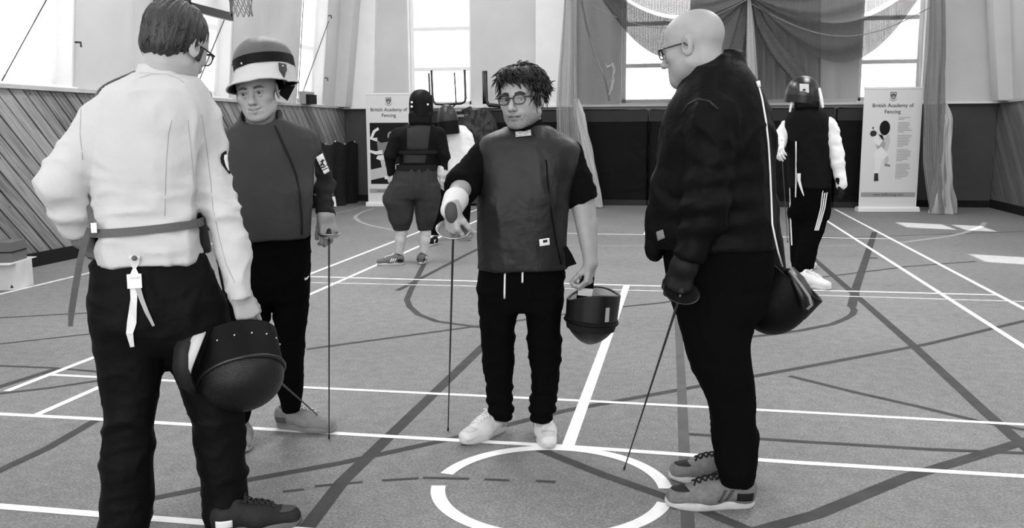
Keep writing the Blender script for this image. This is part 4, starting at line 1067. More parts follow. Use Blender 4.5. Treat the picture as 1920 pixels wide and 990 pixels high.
# ================================================================== man at left, seen from behind, white fencing jacket
M_jacket = mat('white_fencing_cotton', .5, .85, .15, var=.03, vscale=5, bump=.15, bscale=60, wrinkle=.25); M_seam = mat('seam_thread', .33, .8, .2)
M_leather = mat('black_leather', .007, .38, .45, bump=.1, bscale=30); M_strap = mat('grey_webbing', .10, .7, .3, bump=.3, bscale=80); M_wstrap = mat('white_webbing', .72, .7, .3, bump=.2, bscale=90)
M_skin1 = skin_mat('skin_b', .38); M_hair1 = mat('brown_hair', .026, .45, .4, bump=.7, bscale=90, stretch=(1, 1, .15))
M_trou1 = mat('black_nylon', .0026, .65, .1, bump=.1, bscale=40, wrinkle=.5)
def man_left():
    P = Person(330, 1000, 'man seen from behind in a white fencing jacket, a dark mask in his right hand'); L = P.L
    T = P.rows([(140, 250, 352, .085, .0), (152, 222, 368, .105, .0), (165, 198, 385, .118), (185, 183, 394, .13), (215, 174, 398, .138), (260, 169, 388, .14), (310, 168, 376, .138), (360, 174, 371, .13), (420, 179, 371, .125), (465, 179, 379, .138), (489, 180, 383, .144)], n=2.4)
    S1, E1, W1 = L(199, 224, .0), L(112, 350, -.03), L(147, 432, .01)
    S2, E2, W2 = L(373, 226, .0), L(411, 385, -.02), L(450, 556, -.08)
    arms = [Cap(S1, E1, .07, .066), Cap(E1, W1, .066, .044), Cap(S2, E2, .068, .061), Cap(E2, W2, .060, .047)]
    col = Loft([(L(300, 158)[2], L(301, 158)[0], .01, .094, .092), (L(300, 142)[2], L(303, 142)[0], .015, .082, .082), (L(300, 120)[2], L(305, 120)[0], .025, .073, .074)], 2)
    f = Field([T]+arms+[col], h=.009); f.add(T, k=0); f.add(arms[0], arms[2], k=.022); f.add(arms[1], arms[3], k=.008); f.cut(Cap(L(303, 145, .02), L(306, 110, .03), .064), k=.006)
    d2 = (W2-E2)/np.linalg.norm(W2-E2); hem(f, W2+d2*.018, d2); d1 = (W1-E1)/np.linalg.norm(W1-E1); hem(f, W1+d1*.015, d1, r=.07)
    def disp(V, N):
        base = folds(.015, 5.5, 5.5, 2.6, off=7.)(V, N)
        # crossways creases where the sleeve bends and at the waist
        de = np.linalg.norm(V-E1, axis=1); t = (V-E1)@((W1-S1)/np.linalg.norm(W1-S1))
        e1 = .012*((1-np.abs(np.sin(t*46+3*vnoise(V[:, 0]*7, V[:, 1]*7, V[:, 2]*7))))**1.3-.3)*np.exp(-(de/.14)**2)
        de2 = np.linalg.norm(V-E2, axis=1); e2 = .008*((1-np.abs(np.sin(V[:, 2]*45+5*vnoise(V[:, 0]*9, V[:, 1]*9, V[:, 2]*6))))**1.6-.3)*np.exp(-(de2/.15)**2)
        zw = L(275, 425)[2]; w_ = .010*np.clip(1-2.3*np.abs(vnoise(V[:, 0]*6+V[:, 2]*5, V[:, 1]*6, V[:, 2]*22+3)), -.2, 1)*np.exp(-((V[:, 2]-zw)/.12)**2)
        return base+e1+e2+w_
    o = sdf_obj('fencing_jacket', f, M_jacket, P.root, disp); tj = bvh(o)
    fc = Field([col], h=.006); fc.add(col, k=0); fc.cut(Cap(L(303, 160, .015), L(306, 100, .03), .062, .064), k=.004); sdf_obj('collar', fc, M_jacket, P.root, folds(.003, 8, 8, 8))
    def seam(pts, nm='seam', r=.0012, m=M_seam, d=(0, 1, 0)):
        q = on_surface_line(tj, [L(x, y, -.6) for x, y in [(xa+(xb-xa)*u, ya+(yb-ya)*u) for (xa, ya), (xb, yb) in zip(pts[:-1], pts[1:]) for u in (0, .25, .5, .75)]+[pts[-1]]], d, .0004)
        if len(q) > 1: MB().tube(q, r, 5).obj(nm, m, o, True)
    seam([(322, 225), (316, 250), (312, 300), (310, 350), (309, 405)]); seam([(352, 225), (356, 260), (360, 300), (364, 350)]); seam([(378, 215), (385, 260), (394, 330), (399, 390), (412, 450), (424, 495), (440, 530)])
    seam([(152, 205), (150, 250), (155, 300)]); seam([(262, 146), (285, 139), (310, 139), (335, 147), (345, 155)])
    # belt of the coach's plastron, loose end and shoulder strap
    zb = L(275, 423)[2]
    P_ = []; N_ = []
    for a in np.linspace(0, 2*math.pi, 49):
        zz = zb+.012*math.cos(a); cx, cy, rx, ry = T.at(zz); c_, s_ = math.cos(a), math.sin(a); k_ = (abs(c_)**2.4+abs(s_)**2.4)**(-1/2.4)
        P_.append(np.array([cx+(rx+.019)*c_*k_, cy+(ry+.019)*s_*k_, zz])); N_.append(np.array([c_, s_, 0]))
    MB().ribbon(P_, N_, .026, .005).obj('belt', M_strap, P.root)
    MB().ribbon([L(168, 428, -.10), L(160, 450, -.12), L(150, 490, -.13), L(141, 540, -.13), L(134, 585, -.12), L(132, 612, -.12)], (.3, -1, 0), [.016, .018, .019, .019, .018, .012], .004).obj('belt_end', M_strap, P.root)
    MB().box((-.008, -.005, -.015), (.008, .005, .015), Matrix.Translation(Vector(L(176, 427, -.11)))).obj('buckle', M_bright, P.root)
    MB().ribbon([L(172, 424, -.09), L(167, 390, -.05), L(163, 340, .0)], (0, -1, 0), .014, .004).obj('side_strap', M_strap, P.root)
    # black leather plastron worn on the chest, its edges show past shoulders and sides
    C = P.rows([(133, 252, 322, .045, .10), (144, 226, 346, .055, .10), (155, 202, 372, .06, .10), (168, 184, 392, .065, .10), (190, 176, 400, .07, .10), (260, 168, 395, .075, .10), (340, 160, 385, .08, .09), (420, 160, 388, .08, .08), (478, 163, 398, .08, .08)], n=2.6)
    f = Field([C], h=.011); f.add(C, k=0); sdf_obj('leather_plastron', f, M_leather, P.root)
    # trousers
    pel = P.rows([(472, 176, 386, .112), (500, 166, 398, .126), (525, 163, 408, .132), (570, 161, 424, .14), (600, 168, 428, .135), (625, 176, 432, .125), (655, 180, 436, .10)], n=2.5, rd=.02)
    l1 = P.rows([(560, 170, 300, .12), (600, 172, 304, .122), (630, 176, 307, .12), (690, 178, 309, .112), (760, 188, 300, .102), (800, 190, 293, .098), (850, 188, 289, .096), (900, 185, 287, .095), (950, 182, 286, .095), (995, 180, 285, .09)], n=2.2)
    l2 = P.rows([(560, 290, 420, .12), (620, 300, 434, .122), (690, 318, 449, .112), (760, 345, 459, .102), (800, 358, 461, .098), (850, 369, 463, .095), (900, 375, 464, .092), (950, 379, 465, .09), (985, 381, 465, .088)], n=2.2)
    f = Field([pel, l1, l2], h=.010); f.add(pel, k=0); f.add(l1, l2, k=.035)
    def td(V, N): return folds(.008, 5, 5, 8, off=9.)(V, N)
    t = sdf_obj('trousers', f, M_trou1, P.root, td); tt = bvh(t)
    # white crotch strap with button, slider and two tails
    def off(x, y, k=.012):
        p_ = L(x, y, -.6); q, n = shoot(tt, p_, sight(p_, (0, 1, 0))); return (q if q is not None else L(x, y, -.13))-sight(p_, (0, 1, 0))*k
    MB().ribbon([off(252, 476, .044), off(252, 485, .036), off(252, 494, .022), off(252, 503)], (0, -1, 0), [.026, .032, .026, .009], .004).obj('crotch_strap', M_wstrap, P.root)
    MB().lathe([(.0001, .003), (.008, .003), (.0085, 0)], 14, Matrix(frame_mat((0, 0, 1), (0, -1, 0), off(252, 484, .042)).tolist())).obj('button', M_strap, P.root, True)
    MB().ribbon([off(252, 503), off(252, 512), off(253, 522)], (0, -1, 0), [.009, .022, .030], .004).obj('crotch_strap', M_wstrap, P.root)
    MB().box((-.021, -.005, -.022), (.021, .005, .022), Matrix.Translation(Vector(off(252, 527, .016)))).obj('slider', mat('white_plastic', .8, .4, .4), P.root)
    MB().box((-.014, -.004, -.0015), (.014, .004, .0015), Matrix.Translation(Vector(off(253, 520, .020)))).obj('slider_bar', M_bright, P.root)
    MB().ribbon([off(250, 535), off(251, 560), off(249, 580), off(247, 605), off(243, 625), off(248, 650)], [(0, -1, 0), (0, -1, 0), (.4, -1, 0), (.1, -1, 0), (-.2, -1, 0), (0, -1, 0)], [.02, .019, .022, .027, .02, .012], .004).obj('strap_tail', M_wstrap, P.root)
    MB().ribbon([off(256, 532), off(265, 560), off(275, 585), off(288, 611)], (0, -1, 0), [.018, .014, .012, .008], .003).obj('strap_tail', mat('grey_webbing_light', .35, .7, .3), P.root)
    # shoes
    M_dsh = mat('black_shoe_knit', .012, .7, .3, bump=.3, bscale=120)
    M_dsole = mat('grey_sole', .11, .6, .3)
    make_shoe(P, P.G(398, 1004), P.G(548, 984), M_dsh, M_dsole, mat('dark_lace', .03, .8, .2), length=.30, m_toe=mat('grey_toe', .05, .6, .3), m_panel=M_label)
    make_shoe(P, P.G(228, 1030), P.G(240, 975), M_dsh, M_dsole, mat('dark_lace', .03, .8, .2), length=.30)
    # head turned right and bowed
    s = 1.03; R = rotz(math.radians(-42)) @ rotx(math.radians(-20)) @ roty(math.radians(6)); Mh = M4(R, L(332, 84, .02)); A = hs(Mh, s)
    tr = make_head(P, Mh, L(303, 165, .03), 1.0, s, lips=.75, neck_r=(.060, .066))
    make_eyes(P, A); make_brows(P, A, M_hair1, tr); make_glasses(P, A, M_blackgloss, .0245, .019, thick=.0026)
    f = Field((-.12, -.15, -.13), (.12, .13, .15), h=.004)
    f.add(Ell((0, -.022, .036), (.087, .108, .096)), k=0); f.add(Ell((0, -.07, -.025), (.07, .045, .05)), k=.03)
    f.cut(Ell((0, .135, -.045), (.09, .105, .105)), k=.012); f.cut(Half((0, 0, -.068), (0, 0, 1)), k=.01)
    for q in (-1, 1): f.cut(Ell((q*.092, .012, -.03), (.03, .036, .055)), k=.012); f.add(Cap((q*.077, .022, .0), (q*.076, .02, -.035), .009, .008), k=.01)
    V_, F_ = f.nets(); N_2 = vnormals(V_, F_)
    flow = vnoise(np.arctan2(V_[:, 0], -V_[:, 1])*9, V_[:, 2]*7, 0*V_[:, 0]+2)+.6*vnoise(np.arctan2(V_[:, 0], -V_[:, 1])*24, V_[:, 2]*10, 0*V_[:, 0]+5)
    V_ = V_+N_2*(.0045*flow)[:, None]
    rs = np.random.RandomState(11); b = MB(); cr = np.array([.01, -.03, .13])
    for i in rs.choice(np.nonzero((V_[:, 2] > -.02) & ((V_[:, 1] < .0) | (V_[:, 2] > .07)))[0], 900):
        p, n_ = V_[i], N_2[i]; d = p-cr; d = d-n_*np.dot(d, n_)+np.array([0, 0, -.02]); d /= np.linalg.norm(d)+1e-9; l = rs.uniform(.03, .06)
        side = np.cross(n_, d)*rs.normal(0, .2)
        b.tube([p-n_*.004, p+(d+side*.3)*l*.4-n_*((l*.4)**2/.17), p+(d+side)*l*.8-n_*((l*.8)**2/.17), p+(d+side*1.2)*l-n_*(l*l/.15)], [.0022, .0026, .002, .0006], 4)
    mesh('hair', xf(A, np.concatenate([V_, np.array(b.V)])), [tuple(q) for q in F_]+[tuple(np.array(q)+len(V_)) for q in b.F], M_hair1, P.root, True)
    # hands
    M2 = frame_mat(np.array([.32, .02, -1.0]), (.15, -1, .05), W2-d2*.012)
    v, q = make_hand(M2, 1, arm_end=E2, fr=(.029, .033), curl=((30, 40, 30), (32, 42, 30), (32, 42, 30), (34, 42, 30)), thumb=(30, 10, 30, 10), fat=1.08); P.pieces.append((v, q, np.ones(len(v))))
    M1 = frame_mat(np.array([.45, .35, -.75]), (-.75, -.55, .2), W1+d1*.03)
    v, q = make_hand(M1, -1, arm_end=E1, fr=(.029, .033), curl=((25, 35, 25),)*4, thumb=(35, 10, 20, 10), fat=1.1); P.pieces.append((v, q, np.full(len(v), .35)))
    inner = core_field(.022, P.rows([(150, 270, 335, .05), (185, 210, 370, .08), (300, 195, 355, .10), (480, 200, 360, .10)]), P.rows([(480, 200, 370, .09), (600, 200, 390, .1)]), Cap(L(240, 600), L(235, 960), .07, .04), Cap(L(370, 600), L(425, 950), .07, .04), Cap(S1, E1, .05, .045), Cap(S2, E2, .05, .045), k=.03)
    P.body(M_skin1, inner)
    # badges on the right sleeve
    dd = np.array([-.35, .93, 0.0])
    def bq(nm, pts, offs, m, c=None):
        g_ = quad_grid(*[L(x, y, -.6)+np.array([.22, 0, 0])*0 for x, y in pts]); return patch(nm, tj, [[p_-dd*0 for p_ in r_] for r_ in g_], (0, 1, 0), offs, m, o)
    def shape(nm, rows_, offs, m):
        patch(nm, tj, [[L(xl+(xr-xl)*u, y, -.6) for u in np.linspace(0, 1, 5)] for y, xl, xr in rows_], (0, 1, 0), offs, m, o)
    shape('sleeve_badge', [(283, 422, 425), (288, 415.5, 428), (296, 413, 430), (306, 415, 431.5), (316, 422, 432.5), (326, 430, 432.5)], .004, M_black)
    shape('badge_figure', [(290, 421, 427), (297, 420, 429), (306, 422, 430.5), (314, 425, 431.5), (320, 428, 432)], .006, M_label)
    if False: bq('sleeve_badge', [(419, 290), (432, 283), (439, 303), (437, 325)], .004, M_black); bq('badge_figure', [(426, 292), (433, 288), (438, 303), (435, 319)], .006, M_label)
    # mask in his right hand: bucket with the dome turned to the viewer, bib to the left
    zc = L(452, 699, -.08); t = thing('fencing_mask', 'large black mesh fencing mask with white lining in the hand of the white-jacketed man', 'mask', tuple(P.world(zc)), math.atan2(P.s[1], P.s[0]), 'held fencing masks')
    R = rotz(math.radians(0)) @ roty(math.radians(-8)) @ rotx(math.radians(-38)); Mm = M4(R, R @ np.array([0, .0, -.125]))
    mask_shell(Mm, .138, .142, .115, .25, 1.03, t, m_dome=M_wmesh, m_band=M_fab, m_lin=M_lin, rim_wave=lambda a: .243, dome_pow=2.1, rivets=16)
    def arcpt(a, z, r): return xf(Mm, np.array([[r*math.cos(a), r*math.sin(a), z]]))[0]
    kk = lambda x, y, b: L(x, y, b)-zc
    MB().ribbon([kk(386, 612, -.10), kk(370, 636, -.15), kk(359, 665, -.17), kk(354, 690, -.17), kk(356, 702, -.16)], (-.5, -1, .1), [.016, .036, .034, .02, .006], .008).obj('bib_lining', M_lin, t, True)
    MB().ribbon([kk(378, 608, -.06), kk(355, 624, -.12), kk(341, 655, -.15), kk(339, 690, -.16), kk(350, 722, -.15), kk(366, 738, -.12)], (-.6, -1, .1), [.02, .035, .05, .052, .045, .02], .012).obj('bib', mat('bib_dark_cloth', .014, .6, .2), t, True)
    # his foil, trailing past the mask
    tipw = P.world(L(602, 783, .55)); gw = P.world(L(462, 655, -.14))
    foil('foil trailing behind the large mask of the man in white', on_z(604, 786, .03), P.world(L(475, 672, .10)), P.world(L(455, 625, .03)), .03, M_fab)
man_left()
# ================================================================== man with his mask pushed up on his head, dark grey jacket
M_skin2 = skin_mat('skin_c', .40); M_gjack = mat('dark_grey_jacket', .036, .8, .3, var=.18, vscale=5, bump=.1, bscale=60, wrinkle=.4); M_gslv = mat('charcoal_sleeve', .012, .8, .2, wrinkle=.4)
M_gshoe = mat('grey_shoe_knit', .25, .8, .25, var=.12, vscale=40, bump=.2, bscale=120)
def man_masktop():
    P = Person(520, 815, 'smiling man with a raised fencing mask on his head and a dark grey jacket'); L = P.L
    T = P.rows([(226, 446, 538, .085, .01), (238, 428, 566, .105), (252, 414, 584, .12), (275, 404, 590, .135), (320, 398, 588, .15, -.01), (370, 395, 586, .165, -.02), (410, 396, 585, .17, -.02), (445, 400, 583, .165, -.02)], n=2.5)
    S2, E2, W2 = L(572, 268, .02), L(604, 345, .04), L(610, 396, -.05); S1, E1, W1 = L(418, 268, .02), L(398, 345, .05), L(420, 415, -.02)
    col = Loft([(L(485, 242)[2], L(487, 242)[0], .01, .105, .095), (L(485, 222)[2], L(488, 222)[0], .015, .092, .085), (L(485, 206)[2], L(490, 206)[0], .03, .085, .08)], 2)
    f = Field([T, col], h=.009); f.add(T, k=0); f.add(col, k=.02); f.add(Cap(S2, S2+(E2-S2)*.1, .062, .06), Cap(S1, S1+(E1-S1)*.1, .062, .06), k=.03); f.cut(Cap(L(487, 222, -.02), L(487, 180, -.02), .072, .08), k=.008)
    o = sdf_obj('jacket', f, M_gjack, P.root, lambda V, N: folds(.005, 5, 5, 3.6, off=12.)(V, N)+.006*vnoise(V[:, 0]*4, V[:, 1]*6, V[:, 2]*20)*np.clip((1.15-V[:, 2])/.3, 0, 1)); tj = bvh(o)
    MB().tube(on_surface_line(tj, [L(x, y, -.6) for x, y in [(516, 236), (522, 250), (533, 275), (545, 300), (556, 330), (563, 370), (566, 410), (566, 440)]], (0, 1, 0), .003), .005, 6).obj('front_piping', M_gslv, o, True)
    f = Field([Cap(S2, E2, .06), Cap(E2, W2, .06), Cap(S1, E1, .06), Cap(E1, W1, .06)], h=.008); f.add(Cap(S2, E2, .06, .052), Cap(E2, W2, .052, .040), Cap(S1, E1, .056, .052), Cap(E1, W1, .052, .04), k=.02)
    d2 = (W2-E2)/np.linalg.norm(W2-E2)
    o2 = sdf_obj('sleeve', f, M_gslv, P.root, lambda V, N: .005*np.sin(V[:, 2]*85+5*vnoise(V[:, 0]*12, V[:, 1]*12, V[:, 2]*9))*np.clip((1.28-V[:, 2])/.1, 0, 1)+folds(.005, 9, 9, 12)(V, N)); ts = bvh(o2)
    patch('sleeve_badge', ts, quad_grid(L(592, 295, -.6), L(605, 287, -.6), L(618, 321, -.6), L(608, 327, -.6)), (0, 1, 0), .010, M_label, o2)
    gb = lambda x, y: on_surface_line(ts, [L(x, y, -.6)], (0, 1, 0), .013)
    for pl, r in (([(605, 299), (604, 306), (601, 311)], .0035), ([(604, 306), (608, 310)], .003), ([(601, 303), (608, 300)], .0025), ([(600, 315), (608, 313), (614, 308)], .003), ([(603, 320), (614, 315)], .0022)):
        q = [gb(*p)[0] for p in pl if gb(*p)]
        if len(q) > 1: MB().tube(q, r, 5).obj('badge_print', M_print, o2)
    MB().box((-.006, -.004, -.022), (.006, .004, .022), Matrix.Translation(Vector(L(627, 378, -.05))) @ Matrix.Rotation(-.12, 4, 'Y')).obj('cuff_tag', M_label, P.root)
    # trousers
    pel = P.rows([(434, 404, 581, .14, -.01), (480, 406, 583, .14), (530, 415, 580, .13), (565, 425, 577, .11)], n=2.5, rd=.02)
    l2 = P.rows([(520, 500, 580, .1), (580, 512, 577, .096), (640, 513, 572, .086), (700, 518, 569, .075), (745, 522, 566, .066), (772, 527, 562, .055)], n=2.2, rd=.012)
    l1 = P.rows([(520, 420, 510, .1), (580, 424, 508, .095), (640, 426, 498, .085, -.02), (700, 428, 488, .075, -.04), (760, 430, 473, .062, -.06), (790, 433, 470, .055, -.06)], n=2.2, rd=.012)
    f = Field([pel, l1, l2], h=.0095); f.add(pel, k=0); f.add(l1, l2, k=.02); t = sdf_obj('trousers', f, M_trou, P.root, folds(.006, 6, 6, 9, off=3.)); tt = bvh(t)
    sw = [(574.5, 521), (576, 523.5), (579, 521.5), (582, 517.5)]
    q = [p for p in (on_surface_line(tt, [L(x-3, y, -.6)], (0, 1, 0), .004) for x, y in sw) if p]
    if len(q) > 2: MB().ribbon([p[0] for p in q], (0, -1, 0), [.006, .010, .007, .002][:len(q)], .002).obj('trouser_emblem', M_label, t)
    make_shoe(P, P.G(520, 801), P.G(611, 809), M_gshoe, mat('grey_rubber', .22, .6, .3), mat('pale_lace', .55, .8, .2), length=.30, m_panel=mat('dark_mesh', .10, .7, .2))
    make_shoe(P, P.G(447, 812), P.G(458, 852), M_gshoe, mat('pale_rubber', .45, .6, .3), mat('pale_lace', .55), length=.295)
    # head
    s = 1.03; R = rotz(math.radians(180-14)) @ rotx(math.radians(-6)) @ roty(math.radians(7)); Mh = M4(R, L(482, 172, -.01)); A = hs(Mh, s)
    tr = make_head(P, Mh, L(488, 245, .03), 1.0, s, lips=.8, smile=1.0, neck_r=(.06, .066)); make_eyes(P, A, (.15, 1, 0)); make_brows(P, A, mat('grey_brow', .10, .7, .2), tr, r=.005)
    # hand on the foil
    gw = L(617, 443, -.10); M2 = frame_mat(np.array([.12, -.1, -1.0]), (.25, -.95, .0), W2+d2*.02)
    v, q = make_hand(M2, -1, arm_end=E2, fr=(.028, .04), curl=((30, 38, 28), (34, 40, 28), (36, 42, 30), (40, 44, 30)), thumb=(22, 10, 35, 10), fat=1.12); P.pieces.append((v, q, np.full(len(v), .75)))
    M1 = frame_mat(np.array([.1, -.1, -1.0]), (-.6, -.8, .0), W1)
    v, q = make_hand(M1, 1, arm_end=E1, fr=(.028, .04), h=.004); P.pieces.append((v, q, np.ones(len(v))))
    inner = core_field(.022, P.rows([(240, 465, 515, .05), (270, 430, 560, .08), (440, 430, 555, .11)]), P.rows([(440, 430, 555, .10), (560, 440, 560, .09)]), Cap(L(462, 560), L(450, 770, -.05), .06, .035), Cap(L(545, 560), L(544, 760), .06, .035), Cap(S1, E1, .04), Cap(S2, E2, .04), k=.03)
    P.body(M_skin2, inner)
    tipw = on_z(617, 823); foil('foil standing upright under the hand of the man with the raised mask', tipw, P.world(gw), P.world(gw+np.array([.0, .05, .05])), .052)
    # mask pushed up: dome over the crown, black band, white bib as a visor
    tip_ = L(486, 70, .01); up = np.array([-.13, .2, 1.0]); up /= np.linalg.norm(up); fd = np.array([-.72, -.7, 0.0])
    Mm = frame_mat(-fd, -up, tip_)            # local z down, local y backwards
    Mm = M4(np.stack([np.cross(-fd-up*np.dot(-fd, up), -up)/np.linalg.norm(np.cross(-fd, -up)), (lambda v_: v_/np.linalg.norm(v_))(-fd-(-up)*np.dot(-fd, -up)), -up], 1), tip_)
    mk = bpy.data.objects.new('fencing_mask', None); put(mk, P.root)
    mask_shell(Mm, .119, .132, .098, .140, 1.0, mk, m_dome=M_wmesh2, m_band=M_fab, m_lin=None, ridge=False, dome_pow=1.9)
    NS = 48; V = []; zz = np.linspace(0, 1, 9)
    for k in zz:
        for j in range(NS):
            a = 2*math.pi*j/NS; fr = max(0, -math.sin(a))**.8; bk = max(0, math.sin(a))
            r = 1+.42*fr*k**1.3+.02*k; z = .138+(.082+.025*fr-.02*bk)*k-.028*fr*k**3; V.append((.117*r*math.cos(a), .130*r*math.sin(a), z))
    F = [(i*NS+j, i*NS+(j+1) % NS, (i+1)*NS+(j+1) % NS, (i+1)*NS+j) for i in range(8) for j in range(NS)]
    Va = np.array(V); Va[:, 2] += .004*vnoise(Va[:, 0]*30, Va[:, 1]*30, Va[:, 2]*10); Va[:, :2] *= (1+.03*vnoise(Va[:, 0]*22, Va[:, 1]*22, Va[:, 2]*22))[:, None]
    tb_ = bvh(mesh('bib', xf(Mm, Va), F, M_lin, mk, True))
    Vb = Va.copy(); Vb[:, :2] *= .965; Vb[:, 2] += .002; mesh('bib_inner', xf(Mm, Vb), [q_[::-1] for q_ in F], M_fab, mk, True)
    edge = [tuple(v_) for v_ in xf(Mm, Va[-NS:])]; MB().tube(edge, .0045, 6, closed=True).obj('bib_hem', M_lin, mk, True)
    sp_ = on_surface_line(tb_, [L(x, y, -.6) for x, y in ((530, 124), (531, 132), (533, 142), (535, 152), (537, 160))], (0, 1, 0), .008)
    if len(sp_) > 1:
        MB().ribbon([sp_[0]+(sp_[0]-sp_[1])*.6]+sp_, (.5, -.85, 0), .034, .006).obj('side_strap', mat('charcoal_strap', .025, .5, .4), mk)
        for q_ in (sp_[0], sp_[-1]):
            v, f_ = sphere(.005, 8, 6); mesh('rivet', v+q_+np.array([0, -.004, 0]), f_, M_bright, mk, True)
    v, f_ = sphere(.005, 8, 6); mesh('rivet', v+L(453, 119, -.125), f_, M_bright, mk, True)
    MB().ribbon([L(544, 112, .06), L(547, 135, .06), L(545, 160, .06), L(530, 182, .05)], (.3, -1, 0), [.03, .035, .035, .05], .01).obj('back_tongue', M_fab, mk)
man_masktop()
# ================================================================== bald man in profile, black jacket
M_skin4 = skin_mat('skin_d', .30); M_bjack = mat('black_jacket', .0022, .6, .09, var=.3, vscale=5, bump=.1, bscale=60, wrinkle=.5)
def man_bald():
    P = Person(1345, 932, 'bald man in glasses standing in profile, all in black'); L = P.L
    T = P.rows([(108, 1338, 1388, .075), (122, 1318, 1400, .11), (140, 1296, 1413, .145), (165, 1272, 1428, .18), (195, 1252, 1441, .198), (235, 1239, 1450, .205), (290, 1229, 1455, .2), (350, 1222, 1455, .19), (400, 1217, 1453, .183), (440, 1216, 1451, .178), (462, 1220, 1450, .175)], n=2.3)
    S1, E1, W1 = L(1338, 228, -.165), L(1322, 392, -.215), L(1286, 498, -.24); S2, E2, W2 = L(1365, 230, .165), L(1425, 385, .20), L(1448, 500, .14)
    arms = [Cap(S1, E1, .088, .072), Cap(E1, W1, .070, .052), Cap(S2, E2, .085, .07), Cap(E2, W2, .068, .05)]
    flap = Cap(L(1232, 400, -.06), L(1228, 472, -.06), .036, .034)
    f = Field([T, flap]+arms, h=.010); f.add(T, k=0); f.add(*arms, k=.035); f.add(flap, k=.02)
    hem(f, W1+(E1-W1)*.10, W1-E1)
    col = [Cap(L(1284, 168, -.03), L(1360, 98, -.0), .03), Cap(L(1300, 165, -.09), L(1375, 108, -.04), .028), Cap(L(1360, 98), L(1386, 104, 0), .03, .024)]; f.add(*col, k=.02)
    f.cut(Cap(L(1345, 135), L(1310, 95), .058, .075), k=.01)
    def disp(V, N):
        de = np.linalg.norm(V-E1, axis=1); return folds(.011, 5, 5, 4, off=21.)(V, N)+.009*np.sin(V[:, 2]*70+3*vnoise(V[:, 0]*7, V[:, 1]*7, V[:, 2]*7))*np.exp(-(de/.17)**2)
    o = sdf_obj('jacket', f, M_bjack, P.root, disp); tj = bvh(o)
    ar = on_surface_line(tj, [L(x, y, -.8) for x, y in [(1278, 215), (1290, 196), (1310, 186), (1330, 190), (1346, 205)]], (0, 1, 0), .001)
    if len(ar) > 2: MB().tube(ar, .004, 6).obj('shoulder_seam', mat('grey_piping', .012, .5, .3), o, True)
    patch('jacket_label', tj, quad_grid(L(1230, 435, -.8), L(1243, 430, -.8), L(1247, 446, -.8), L(1233, 452, -.8)), (0, 1, 0), .004, mat('grey_label', .18, .7, .3), o)
    pts = on_surface_line(tj, [L(x, y, -.8) for x, y in [(1423, 163), (1429, 185), (1436, 225), (1441, 270), (1444, 320), (1446, 370), (1448, 420)]], (0, 1, 0), .009)
    last = pts[-1] if pts else L(1450, 420, -.1)
    MB().tube(pts+[L(1453, 445, last[1]), L(1459, 472, last[1]+.05), L(1467, 500, last[1]+.12)], .0032, 6).obj('body_cord', M_wlace, P.root, True)
    MB().tube([pts[0]+np.array([-.004, 0, .02]), pts[0]], .007, 6).obj('cord_clip', M_label, P.root, True)
    # trousers
    pel = P.rows([(448, 1240, 1449, .165), (500, 1247, 1450, .165), (545, 1258, 1443, .16), (590, 1266, 1426, .15)], n=2.5, rd=.02)
    l1 = P.rows([(555, 1261, 1436, .105, -.07), (620, 1275, 1409, .1, -.085), (680, 1291, 1411, .09, -.09), (740, 1318, 1419, .082, -.09), (800, 1334, 1421, .076, -.09), (860, 1342, 1420, .072, -.09), (908, 1350, 1414, .066, -.09)], n=2.2, rd=.012)
    l2 = P.rows([(555, 1263, 1430, .105, .08), (620, 1277, 1405, .1, .095), (680, 1294, 1405, .09, .1), (740, 1322, 1412, .082, .1), (800, 1336, 1414, .076, .1), (850, 1342, 1412, .07, .1), (878, 1348, 1408, .064, .1)], n=2.2, rd=.012)
    f = Field([pel, l1, l2], h=.010); f.add(pel, k=0); f.add(l1, l2, k=.03); t = sdf_obj('trousers', f, M_trou, P.root, folds(.008, 6, 6, 5, off=31.))
    tt = bvh(t); cr_ = on_surface_line(tt, [L(x, y, -.8) for x, y in [(1388, 510), (1392, 560), (1397, 620), (1402, 680)]], (0, 1, 0), -.001)
    # shoes: grey running shoes with dark toes
    M_run = mat('grey_running_mesh', .14, .7, .3, var=.2, vscale=50, bump=.3, bscale=150); M_rs = mat('pale_running_sole', .42, .6, .3, var=.2, vscale=18); M_dl = mat('black_lace', .008, .8, .2)
    for h_, t_ in (((1414, 950), (1250, 949)), ((1412, 906), (1262, 899))):
        make_shoe(P, P.G(*h_), P.G(*t_), M_run, M_rs, M_dl, length=.325, m_panel=M_black, m_toe=M_rubber, stripes=2, m_stripe=mat('dark_grey_overlay', .05, .6, .3))
    # head
    s = 1.03; R = rotz(math.radians(70)) @ rotx(math.radians(-13)); Mh = M4(R, L(1299, 87, .0)); A = hs(Mh, s)
    tr = make_head(P, Mh, L(1352, 165, .0), 1.0, s, lips=.85, neck_r=(.064, .074), beard=1, jowl=.006); make_eyes(P, A); make_brows(P, A, mat('pale_brow', .3, .8, .2), tr, r=.004); make_glasses(P, A, M_blackgloss, .0235, .017, thick=.0022)
    # arms, black glove
    inner = core_field(.022, P.rows([(140, 1330, 1385, .07), (195, 1285, 1415, .15), (460, 1255, 1415, .13)]), P.rows([(460, 1270, 1420, .12), (580, 1290, 1405, .11)]), Cap(L(1345, 600, -.09), L(1380, 900, -.09), .065, .04), Cap(L(1345, 600, .1), L(1380, 870, .1), .065, .04), Cap(S1, E1, .05), Cap(E1, W1, .045, .03), Cap(S2, E2, .05), Cap(E2, W2, .045, .03), k=.03)
    P.body(M_skin4, inner)
    M_glove = mat('black_glove', .005, .6, .2, bump=.2, bscale=40)
    M1 = frame_mat(np.array([-.22, -.02, -1.0]), (.1, -1, .0), W1+np.array([-.005, 0, -.0]))
